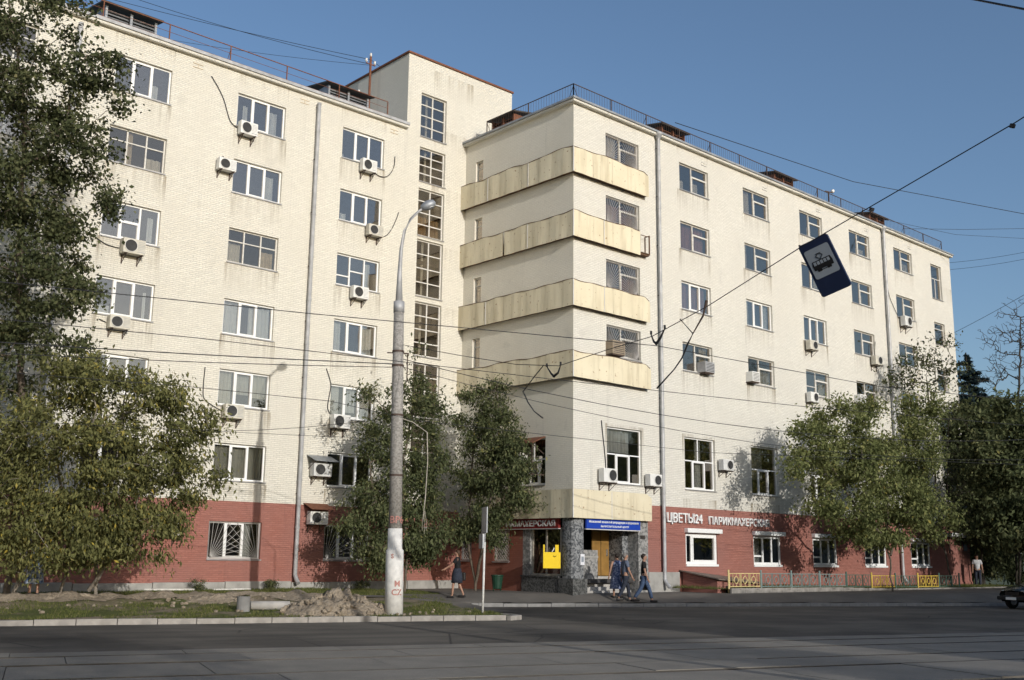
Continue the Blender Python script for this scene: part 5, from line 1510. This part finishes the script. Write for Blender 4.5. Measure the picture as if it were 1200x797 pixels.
# C, D: two young trees in the nook
YC, YD, YE = 3.6, 4.2, -4.0
bC = on(1, YC, 474, 694); bC[2] = 0.0
dC = float((bC - CAM) @ CF)
tree('young_tree', 'dense young tree behind the lamp post, shading the drainpipe', [[bC, bC + (.1, .1, 2.2), on(1, YC, 470, 560), on(1, YC, 482, 490), on(1, YC, 488, 432)], [bC + (.1, 0, 1.5), on(1, YC, 440, 590), on(1, YC, 430, 530)], [bC + (.2, 0, 1.5), on(1, YC, 505, 590), on(1, YC, 512, 520)]],
     [lobeY(490, 440, 14, 24, YC), lobeY(470, 480, 34, 30, YC), lobeY(506, 490, 20, 40, YC), lobeY(443, 520, 30, 34, YC), lobeY(490, 550, 38, 38, YC), lobeY(445, 585, 44, 36, YC), lobeY(500, 605, 36, 36, YC), lobeY(428, 630, 34, 26, YC), lobeY(480, 640, 42, 26, YC), lobeY(432, 462, 10, 14, YC), lobeY(440, 660, 26, 12, YC)],
     520, 27000, .16, 'leaf_green', 'bark', 23, spread=.28, rmax=.13, hollow=.25, droop=.8, aspect=.42)
bD = on(1, YD, 557, 694); bD[2] = float(G(bD[0], bD[1])) - .05; dD = float((bD - CAM) @ CF)
tree('young_tree', 'young fork-trunked tree by the brick wall, before the red shop sign', [[bD, bD + (0, 0, .45), on(1, YD, 549, 645), on(1, YD, 551, 580), on(1, YD, 557, 500)], [bD + (0, 0, .35), on(0, -2.0, 566, 640), on(0, -1.8, 574, 590), on(0, -1.6, 585, 510), on(0, -1.5, 583, 452)]],
     [lobeX(580, 462, 19, 26, -1.5), lobeX(592, 500, 26, 30, -1.3), lobeY(556, 505, 24, 38, YD), lobeX(604, 538, 26, 28, -1.1), lobeY(560, 560, 30, 32, YD), lobeX(610, 584, 24, 15, -1.1), lobeX(576, 600, 26, 26, -1.7), lobeY(548, 615, 26, 22, YD), lobeX(582, 628, 16, 14, -1.6), lobeY(548, 465, 9, 14, YD), lobeX(588, 550, 34, 36, -1.7)],
     470, 22000, .16, 'leaf_green', 'bark', 24, spread=.27, rmax=.10, hollow=.25, droop=.8, aspect=.42)
# E: light green tree before the right wing
bE = on(1, YE, 1046, 690); bE[2] = 0.0; dE = float((bE - CAM) @ CF)
tree('roadside_tree', 'light green spreading tree behind the fence before the right wing', [[bE, bE + (-.2, 0, 2.0), on(1, YE, 1040, 600), on(1, YE, 1025, 540), on(1, YE, 1010, 480)], [bE + (0, 0, 1.8), on(1, YE, 1065, 570), on(1, YE, 1075, 500)], [bE + (-.1, 0, 2.4), on(1, YE, 1000, 590), on(1, YE, 970, 540)]],
     [lobeY(978, 492, 40, 26, YE), lobeY(955, 530, 28, 28, YE), lobeY(1000, 545, 52, 40, YE), lobeY(1062, 530, 46, 46, YE), lobeY(1078, 482, 26, 30, YE), lobeY(1045, 590, 58, 32, YE), lobeY(985, 595, 42, 26, YE), lobeY(1085, 600, 36, 30, YE), lobeY(1035, 628, 38, 12, YE), lobeY(943, 508, 16, 20, YE), lobeY(935, 545, 14, 20, YE), lobeY(1000, 625, 30, 12, YE), lobeY(1015, 480, 22, 16, YE)],
     700, 36000, .185, 'leaf_light', 'bark', 25, spread=.36, rmax=.17, hollow=.25, droop=.5, aspect=.5)
bE2 = np.array([29.5, -1.6, 0.0]); dE2 = float((bE2 - CAM) @ CF)
tree('roadside_tree', 'twiggy half-bare tree beside the end of the right wing', [[bE2, at(1098, 600, dE2), at(1094, 520, dE2), at(1085, 440, dE2)], [bE2 + (0, 0, 2), at(1110, 560, dE2), at(1112, 470, dE2)]],
     [lobe(1075, 430, 28, 30, dE2, 1.5), lobe(1110, 430, 18, 45, dE2, 1.4), lobe(1100, 500, 32, 40, dE2, 2.0), lobe(1110, 570, 32, 46, dE2, 2.2), lobe(1050, 440, 20, 20, dE2, 1.2), lobe(1095, 620, 26, 20, dE2, 1.6)],
     520, 4200, .2, 'leaf_dark', 'bark_dark', 26, spread=.30, rmax=.11, hollow=.1, rtip=.010, power=.38)
# F: darker group beyond the far end
def far_tree(px, py_top, depth, label, seed, mat_='leaf_dark', n=330, lv=14000, wpx=40, size=.30, low=650, name='background_tree'):
    b = gp(px, 690, depth, -.2)
    tall_ = low - py_top
    lb = [lobe(px, py_top + tall_ * .14, wpx * .55, tall_ * .15, depth, 2), lobe(px - wpx * .45, py_top + tall_ * .34, wpx * .6, tall_ * .18, depth, 2.4), lobe(px + wpx * .4, py_top + tall_ * .42, wpx * .65, tall_ * .20, depth, 2.5), lobe(px, py_top + tall_ * .55, wpx * .9, tall_ * .22, depth, 3), lobe(px - wpx * .3, py_top + tall_ * .78, wpx * .8, tall_ * .2, depth, 3), lobe(px + wpx * .5, py_top + tall_ * .85, wpx * .7, tall_ * .16, depth, 2.5)]
    return tree(name, label, [[b, at(px, low - 10, depth), at(px + 3, py_top + tall_ * .5, depth), at(px, py_top + 8, depth)]], lb, n, lv, size, mat_, 'bark_dark', seed, 'trees beyond the building end', spread=.42, rmax=.2, hollow=.3)
far_tree(1150, 452, 66, 'dark leafy tree just beyond the corner of the right wing', 31, 'leaf_green', wpx=42)
far_tree(1195, 455, 60, 'dark leafy tree at the kerb side of the parked car', 32, 'leaf_green', wpx=46)
far_tree(1140, 540, 74, 'low dark bushy tree close to the end wall', 33, 'leaf_dark', n=220, lv=9000, wpx=36, low=690)
far_tree(1185, 560, 80, 'low dark bushy tree behind the parked car', 34, 'leaf_dark', n=220, lv=9000, wpx=46, low=690)
far_tree(1126, 500, 71, 'slim dark tree pressed against the building corner', 36, 'leaf_green', n=240, lv=9000, wpx=26)
far_tree(1235, 430, 66, 'tall dark tree past the parked car', 35, 'leaf_dark', wpx=50)
# dark spruce
def spruce(px, top, bot, depth, label, seed):
    r = np.random.RandomState(seed)
    b = gp(px, 690, depth, -.2); zt = at(px, top, depth)[2]; zb = at(px, bot, depth)[2]
    e = empty('spruce_tree', tuple(b)); tag(e, label, 'tree')
    MB().tube([(0, 0, 0), (0, 0, (zt - b[2]) * .6), (0, 0, zt - b[2])], [.22, .12, .02], 8).build('trunk', M['bark_dark'], e)
    C_, O_ = [], []; Hh = zt - zb; V_ = []; 
    wd = MB()
    for k in range(210):
        f = r.uniform(0, 1) ** .8; z = zt - .15 - f * Hh; a = r.uniform(0, 6.28); L = (.4 + 4.6 * f ** .8) * r.uniform(.7, 1.15)
        d = np.array([math.cos(a), math.sin(a), 0])
        st_ = np.array([0, 0, z - b[2]])
        tip = st_ + d * L + np.array([0, 0, -.22 * L + .1])
        wd.bar(st_, tip, .02, 4, .006)
        n = int(80 * L)
        u = r.uniform(.15, 1, n)[:, None]
        side = np.cross(d, [0, 0, 1])
        C_.append(st_ + (tip - st_) * u + side * r.normal(0, .16, (n, 1)) * (1.1 - u) * L * .7 + r.normal(0, .05, (n, 3)) - np.array([0, 0, .06])); O_.append(np.repeat(d[None], n, 0))
    tag(wd.build('branches', M['bark_dark'], e), kind='stuff')
    C_ = np.concatenate(C_); O_ = np.concatenate(O_)
    put('crown', leaf_mesh('crown', C_, O_, .42, 'needle', seed, .3, .26), e)
spruce(1152, 402, 600, 78, 'dark blue-green spruce beyond the end of the building', 41)
# bare tree
bb = gp(1192, 690, 70, -.2)
tree('bare_tree', 'leafless tree with fine twigs beyond the building end', [[bb, at(1190, 600, 70), at(1192, 500, 70), at(1195, 430, 70), at(1196, 372, 70)]],
     [lobe(1190, 385, 32, 36, 70, 1.8), lobe(1165, 400, 22, 22, 70, 1.2), lobe(1215, 400, 26, 40, 70, 1.6), lobe(1178, 430, 30, 26, 70, 1.6), lobe(1160, 450, 16, 18, 70, 1.)],
     900, 0, .1, 'leaf_dark', 'bark_dark', 43, rtip=.011, power=.33, rmax=.12, hollow=.05)

# shrubs by the wall
def shrub(x, y, h, label, seed, mat_='leaf_green'):
    c = np.array([x, y, float(G(x, y))])
    return tree('shrub', label, [[c - (0, 0, .05), c + (0, 0, h * .5)]], [(c + (0, 0, h * .5), h * .8, h * .5, h * .5)], 40, 900, .06, mat_, 'bark', seed, 'small plants along the walls', spread=.09, rtip=.004, hollow=.1)
shrub(-12.9, 6.7, .5, 'small weed bush against the red wall left of the post shadow', 51)
shrub(-9.8, 6.9, .45, 'small weed bush against the plinth beside the drainpipe', 52)
shrub(-5.6, 6.9, .5, 'small weed bush under the tree against the plinth', 53)

# ---- trees, house and pole on the photographer's side of the street (out of view; they shade the road; giant trees and house are added for their shade)
def rear_tree(x, y, h, seed, label, r0=3.2, lv=9000):
    c = np.array([x, y, -.4])
    lb = [(c + (0, 0, h * .62), r0, h * .30, r0), (c + (r0 * .6, .3, h * .50), r0 * .7, h * .2, r0 * .7), (c + (-r0 * .6, -.3, h * .55), r0 * .7, h * .22, r0 * .7), (c + (0, 0, h * .85), r0 * .6, h * .14, r0 * .6)]
    return tree('street_tree', label, [[c, c + (0, 0, h * .35), c + (.2, 0, h * .8)]], lb, 260, lv, .26, 'leaf_green', 'bark', seed, 'trees across the street', spread=.5, rmax=.22)
RL = ['small street tree opposite the lamp post', 'wide street tree far along opposite the left wing', 'slim street tree by the end of the opposite house', 'giant unseen tree, added for its shade, opposite the far end of the right wing', 'giant unseen tree, added for its shade, second past the far end, opposite kerb', 'giant unseen tree, added for its shade, third past the far end, opposite kerb', 'giant unseen tree, added for its shade, last past the far end, opposite kerb', 'middling street tree before the opposite house, facing the entrance', 'middling street tree before the opposite house, facing the fence']
for i, (x, y, h, r0) in enumerate([(-30.5, -47, 14, 2.8), (-38, -44, 12, 3.4), (-19.5, -56, 15.0, 2.0), (33, -30, 23, 4.2), (41, -31, 24, 4.5), (49, -30, 23, 4.5), (58, -32, 24, 4.8), (13, -46, 14.5, 3.0), (21, -46, 15.5, 3.0)]):
    rear_tree(x, y, h, 60 + i, RL[i], r0)
hb = empty('opposite_shade_house', (0, 0, 0)); tag(hb, 'unseen four-storey house added for its shade across the street behind the photographer', 'building')
MB().box(-15.5, 150, -66, -52, -.4, 14.0).build('wall', M['far_wall'], hb)
MB().box(-15.9, 150.4, -66.4, -51.6, 14.0, 14.25).build('roof', M['sheet_dark'], hb)
wm_ = MB().box(0, 1.5, 0, .06, 0, 1.5).mesh('window', M['interior_shade'])
for i in range(45):
    for j in range(4): put('window', wm_, hb, (-14.0 + i * 3.55, -51.98, 1.2 + j * 3.1))
e = empty('wire_pole', (-17.3, -26.6, -.4)); tag(e, 'steel wire pole across the street holding the span wire', 'wire pole')
MB().tube([(0, 0, 0), (0, 0, 5), (0, 0, 9.5)], [.15, .125, .10], 12).build('shaft', M['galvanised'], e)

# ================================================================== PEOPLE
def skin_obj(name, nodes, edges, root, mt, parent, sub=1):
    """nodes: list of (x,y,z,rx,ry)"""
    me = bpy.data.meshes.new(name); me.from_pydata([n[:3] for n in nodes], edges, [])
    o = bpy.data.objects.new(name, me); col.objects.link(o)
    o.modifiers.new('s', 'SKIN').use_smooth_shade = True
    for i, n in enumerate(nodes):
        sv = me.skin_vertices[0].data[i]; sv.radius = (n[3], n[4]); sv.use_root = (i == root)
    m2 = o.modifiers.new('u', 'SUBSURF'); m2.levels = sub; m2.render_levels = sub
    bpy.context.view_layer.update()
    out = bpy.data.meshes.new_from_object(o.evaluated_get(dg()))
    bpy.data.objects.remove(o)
    out.materials.clear(); out.materials.append(M[mt])
    return put(name, out, parent)
def person(loc, heading, H, label, legs, arms, top, bottom, hair, shoes='leather_black', dress=None, skirt=None, long_hair=False, build=1., lean=0., sleeve=.5, bare_legs=False):
    k = H / 1.75 * 1.11; rz = math.atan2(heading[1], heading[0]) - math.pi / 2
    e = empty('person', (loc[0], loc[1], loc[2]), rz); tag(e, label, 'person'); e.scale = (k, k, k)
    hipz = .93
    def leg(side, a, b):
        hp = np.array([.09 * side, 0, hipz]); kn = hp + np.array([.01 * side, math.sin(R(a)) * .43, -math.cos(R(a)) * .43]); an = kn + np.array([0, math.sin(R(b)) * .42, -math.cos(R(b)) * .42])
        return hp, kn, an
    L_, R__ = leg(-1, *legs[0]), leg(1, *legs[1])
    drop = min(L_[2][2], R__[2][2]) - .085
    def arm(side, a, b, outw):
        sh = np.array([.185 * side * build, -.01 + lean * .45, 1.42]); el = sh + np.array([outw * side, math.sin(R(a)) * .29, -math.cos(R(a)) * .29]); wr = el + np.array([outw * .4 * side, math.sin(R(b)) * .26, -math.cos(R(b)) * .26])
        return sh, el, wr
    aL, aR = arm(-1, *arms[0]), arm(1, *arms[1])
    N, E_ = [], []
    def add(p_, r, r2=None, par=None):
        N.append((float(p_[0]), float(p_[1]), float(p_[2] - drop), r, r2 or r))
        if par is not None: E_.append((par, len(N) - 1))
        return len(N) - 1
    pe = add((0, 0, .98), .135 * build, .105 * build); wa = add((0, lean * .12, 1.12), .12 * build, .095 * build, pe); ch_ = add((0, lean * .3, 1.32), .145 * build, .105 * build, wa)
    nb = add((0, lean * .45 - .005, 1.46), .065, .06, ch_); nk = add((0, lean * .5 + .01, 1.53), .052, .052, nb)
    hd_ = add((0, lean * .55 + .025, 1.615), .078, .088, nk); ht = add((0, lean * .55 + .015, 1.69), .068, .078, hd_)
    add((0, lean * .55 + .12, 1.605), .014, .016, hd_)
    for s_ in (-1, 1): add((.083 * s_, lean * .55, 1.61), .012, .018, hd_)
    for a_ in (aL, aR):
        i0 = add(a_[0], .058 * build, .06 * build, ch_); i1 = add(a_[1], .043, .043, i0); i2 = add(a_[2], .028, .03, i1)
        d = a_[2] - a_[1]; d = d / np.linalg.norm(d)
        pm = add(a_[2] + d * .075, .032, .018, i2)
        sx = np.cross(d, [1, 0, 0]); sx /= np.linalg.norm(sx) + 1e-9
        for j, (o_, l_) in enumerate(((-.028, .065), (-.010, .078), (.010, .074), (.028, .058))):
            add(a_[2] + d * (.09 + l_) + sx * o_ * 1.1, .008, .008, pm)
        add(a_[2] + d * .075 + sx * .055, .009, .009, i2)
    for g_ in (L_, R__):
        i0 = add(g_[0], .085 * build, .09 * build, pe); i1 = add(g_[1], .055, .058, i0); i2 = add(g_[2], .038, .042, i1)
        add(g_[2] + (0, .10, -.045), .034, .026, i2)
    skin_obj('body', N, E_, 0, 'skin', e)
    z = lambda q: (q[0], q[1], q[2] - drop)
    # shoes
    for g_ in (L_, R__):
        a_ = np.array(z(g_[2]))
        o = MB().bev(-.045, .045, -.07, .20, -.085, .0, .03).build('shoe', M[shoes], e, tuple(a_))
    g = .016
    if dress:
        m = MB(); n = 22; prof = [(1.47, .11, .08), (1.40, .185, .125), (1.28, .17, .135), (1.10, .165, .14), (.98, .19, .165), (.75, .22, .21), (.50, .245, .25), (.36, .26, .27)]
        for j, (zz, rx, ry) in enumerate(prof):
            for i in range(n):
                a = 2 * math.pi * i / n; w_ = 1 + .06 * (j / 8) * math.sin(a * 7 + 1)
                m.v.append((rx * w_ * math.cos(a) * build, lean * max(0, zz - 1) * .9 + ry * w_ * math.sin(a) * build, zz - drop))
        for j in range(len(prof) - 1):
            for i in range(n):
                b = (i + 1) % n; m.f.append((j * n + i, (j + 1) * n + i, (j + 1) * n + b, j * n + b))
        m.build('dress', M[dress], e, smooth=True)
    if top:
        Nn = []; Ee = []
        def ad(p_, r, r2, par=None):
            Nn.append((float(p_[0]), float(p_[1]), float(p_[2] - drop), r + g, r2 + g)); 
            if par is not None: Ee.append((par, len(Nn) - 1))
            return len(Nn) - 1
        a0 = ad((0, 0, .87), .140 * build, .115 * build); a1 = ad((0, lean * .12, 1.12), .125 * build, .10 * build, a0); a2 = ad((0, lean * .3, 1.32), .15 * build, .11 * build, a1); ad((0, lean * .45 - .005, 1.455), .075, .065, a2)
        for a_ in (aL, aR):
            i0 = ad(a_[0], .06 * build, .062 * build, a2); ad(a_[0] + (a_[1] - a_[0]) * (.75 if sleeve < 1 else 1), .05, .05, i0)
        skin_obj('shirt', Nn, Ee, 0, top, e)
    if bottom:
        Nn = []; Ee = []
        a0 = ad((0, 0, 1.02), .132 * build, .105 * build)
        for g_ in (L_, R__):
            i0 = ad(g_[0] - (0, 0, .04), .092 * build, .097 * build, a0); i1 = ad(g_[1], .062, .066, i0)
            if not bare_legs: ad(g_[2] + (0, 0, .03), .052, .056, i1)
        skin_obj('trousers' if not bare_legs else 'shorts', Nn, Ee, 0, bottom, e)
    if skirt:
        m = MB(); m.lathe([(.135, 1.08 - drop), (.155, 1.0 - drop), (.185, .90 - drop), (.205, .72 - drop), (.215, .56 - drop)], 20); m.build('skirt', M[skirt], e, smooth=True)
    bm = bmesh.new(); bmesh.ops.create_icosphere(bm, subdivisions=2, radius=1)
    hc = (0, lean * .55 - .005, 1.655 - drop)
    for v in bm.verts:
        x, y, q = v.co
        s_ = 1 + .04 * math.sin(x * 9 + y * 7)
        if y > .25 and q < .45: y = .25; 
        if q < -.35 and y > -.1: q = -.35
        v.co = (x * .092 * s_, y * .108 * s_, q * (.105 if not (long_hair and y < 0 and q < 0) else .22) * s_)
    MB().bm(bm).build('hair', M[hair], e, hc, smooth=True); bm.free()
    return e
left_, right_ = -HR_, HR_
def OG(px, py):
    d = at(px, py, 1) - CAM
    for i in range(3000):
        q = CAM + d * (20 + i * .02)
        if q[2] <= G(q[0], q[1]) + .012: return q
    return q
gz = lambda x, y, d=0: (x, y, float(G(x, y)) + .012 + d)
e = person(gz(*OG(535, 701)[:2]), left_ * .95 + HF_ * .1, 1.66, 'person in black top and dark skirt holding one arm out, by young tree', ((16, 4), (-10, -24)), ((38, 62, .05), (-6, 6, .05)), 'cloth_black', None, 'hair_brown', skirt='cloth_navy', long_hair=True)
MB().bev(.10, .26, -.16, .14, .62, .92, .04).build('shoulder_bag', M['leather_black'], e, (.10, -.12, 0))
MB().tube([(.25, -.12, .9), (.20, -.10, 1.2), (.12, -.02, 1.48)], .012).build('bag_strap', M['leather_black'], e)
person(gz(*OG(723, 701)[:2]), left_ * .4 + HF_ * .9, 1.60, 'person in a long blue patterned dress beside the entrance steps', ((8, 2), (-6, -14)), ((-4, 10, .10), (14, 40, .12)), None, None, 'hair_dark', dress='cloth_dress', build=1.1)
person(gz(*OG(733, 705)[:2]), right_ * .95 + HF_ * .25, 1.74, 'person with grey hair in blue-grey shirt and dark trousers, walking', ((20, 6), (-14, -30)), ((-10, 4, .05), (10, 28, .05)), 'cloth_greyblue', 'cloth_navy', 'hair_grey', build=1.08)
e = person(gz(*OG(755, 706)[:2]), right_ * .98 - HF_ * .1, 1.76, 'person in black T-shirt and blue jeans striding past the entrance', ((24, 14), (-16, -34)), ((-12, 2, .05), (8, 22, .05)), 'cloth_black', 'cloth_jeans', 'hair_dark')
MB().bev(-.30, -.16, -.15, .17, .40, .72, .03).build('hand_bag', M['leather_black'], e, (-.02, -.02, .02))
q = gp(38, 702, 32.6); person((q[0], q[1], q[2] + .1), left_ * .5 + HF_ * .8, 1.62, 'person in pale blue patterned dress under the drooping tree', ((6, 0), (-4, -10)), ((10, 60, .06), (0, 10, .05)), None, None, 'hair_dark', dress='cloth_dress_pale', build=1.0)
q = on(1, -1.0, 1147, 690); person((q[0], -1.0, .03), right_ * -.3 - HF_, 1.75, 'person in a white shirt standing in shade at the building end', ((2, 0), (-2, -4)), ((4, 20, .05), (4, 20, .05)), 'cloth_white', 'cloth_navy', 'hair_dark')

# ================================================================== PARKED CAR
q = on(2, -.40, 1192, 714); cs = (q[0] - RO[0]) * RN[0] + (q[1] - RO[1]) * RN[1]; ct_ = (q[0] - RO[0]) * RU[0] + (q[1] - RO[1]) * RU[1]
x, y = xy(cs, ct_ + 1.9)
car = empty('parked_car', (x, y, -.40), math.atan2(-RU[1], -RU[0])); tag(car, 'dark car at the kerb with its round headlight to the fence', 'car')
# local +x is forward; stations of the hull: x, half width, bottom, belt
st_ = [(-2.15, .70, .38, .88), (-1.9, .82, .28, .98), (-1.0, .86, .24, 1.0), (0, .87, .24, .98), (.9, .86, .24, .95), (1.55, .83, .26, .90), (1.95, .76, .30, .82), (2.12, .66, .38, .72)]
m = MB()
for X, hw, b0_, b1_ in st_:
    m.v += [(X, -hw * .92, b0_), (X, -hw, b0_ + .2), (X, -hw * .99, b1_ - .12), (X, -hw * .86, b1_), (X, 0, b1_ + .04), (X, hw * .86, b1_), (X, hw * .99, b1_ - .12), (X, hw, b0_ + .2), (X, hw * .92, b0_)]
for i in range(len(st_) - 1):
    for j in range(8): m.f.append((i*9+j, i*9+j+1, (i+1)*9+j+1, (i+1)*9+j))
m.f.append(tuple(range(9))); m.f.append(tuple(reversed(range(len(st_)*9-9, len(st_)*9))))
m.build('body', M['car_paint'], car, smooth=True)
m = MB(); cabs = [(-1.75, .70, .96), (-1.15, .60, 1.42), (.05, .60, 1.44), (.85, .72, .97)]
for X, hw, zz in cabs: m.v += [(X, -hw, zz), (X, hw, zz)]
m.v += [(-1.75, -.76, .93), (-1.75, .76, .93), (.85, -.78, .93), (.85, .78, .93)]
m.f += [(2, 3, 1, 0), (4, 5, 3, 2), (6, 7, 5, 4), (0, 8, 10, 6), (0, 6, 4, 2), (1, 3, 5, 7), (1, 7, 11, 9)]
m.build('cabin', M['car_paint'], car)
MB().quad((.80, -.62, 1.0), (.80, .62, 1.0), (.10, .54, 1.42), (.10, -.54, 1.42)).build('windscreen', M['glass'], car, (.035, 0, .02))
for s_ in (-1, 1):
    MB().quad((.55, .655 * s_, 1.05), (-1.3, .655 * s_, 1.05), (-1.05, .60 * s_, 1.36), (.08, .60 * s_, 1.36)).build('side_window', M['glass'], car, (0, .045 * s_, 0))
    o = MB().lathe([(.02, 0), (.10, .01), (.115, .035), (.11, .06)], 16).build('headlight', M['lamp_glass'], car, (2.06, .50 * s_, .66), (0, R(-90), 0)); o.rotation_euler = (0, R(90), 0); o.location.x = 2.04
    for X in (-1.32, 1.32):
        w2 = MB().lathe([(.20, -.10), (.30, -.10), (.325, -.06), (.325, .06), (.30, .10), (.20, .10)], 20).build('wheel', M['tyre'], car, (X, .76 * s_, .315), (R(90), 0, 0))
        MB().lathe([(.19, -.105), (.05, -.11), (.04, -.115)], 16).build('rim', M['chrome'], w2, (0, 0, .0 if s_ < 0 else .0))
MB().bev(2.02, 2.20, -.74, .74, .36, .52, .04).build('bumper', M['black_rubber'], car)
MB().box(2.09, 2.13, -.36, .36, .56, .70).build('radiator_grille', M['paint_black'], car)
MB().box(2.20, 2.21, -.26, .26, .38, .49).build('number_plate', M['letter_white'], car)
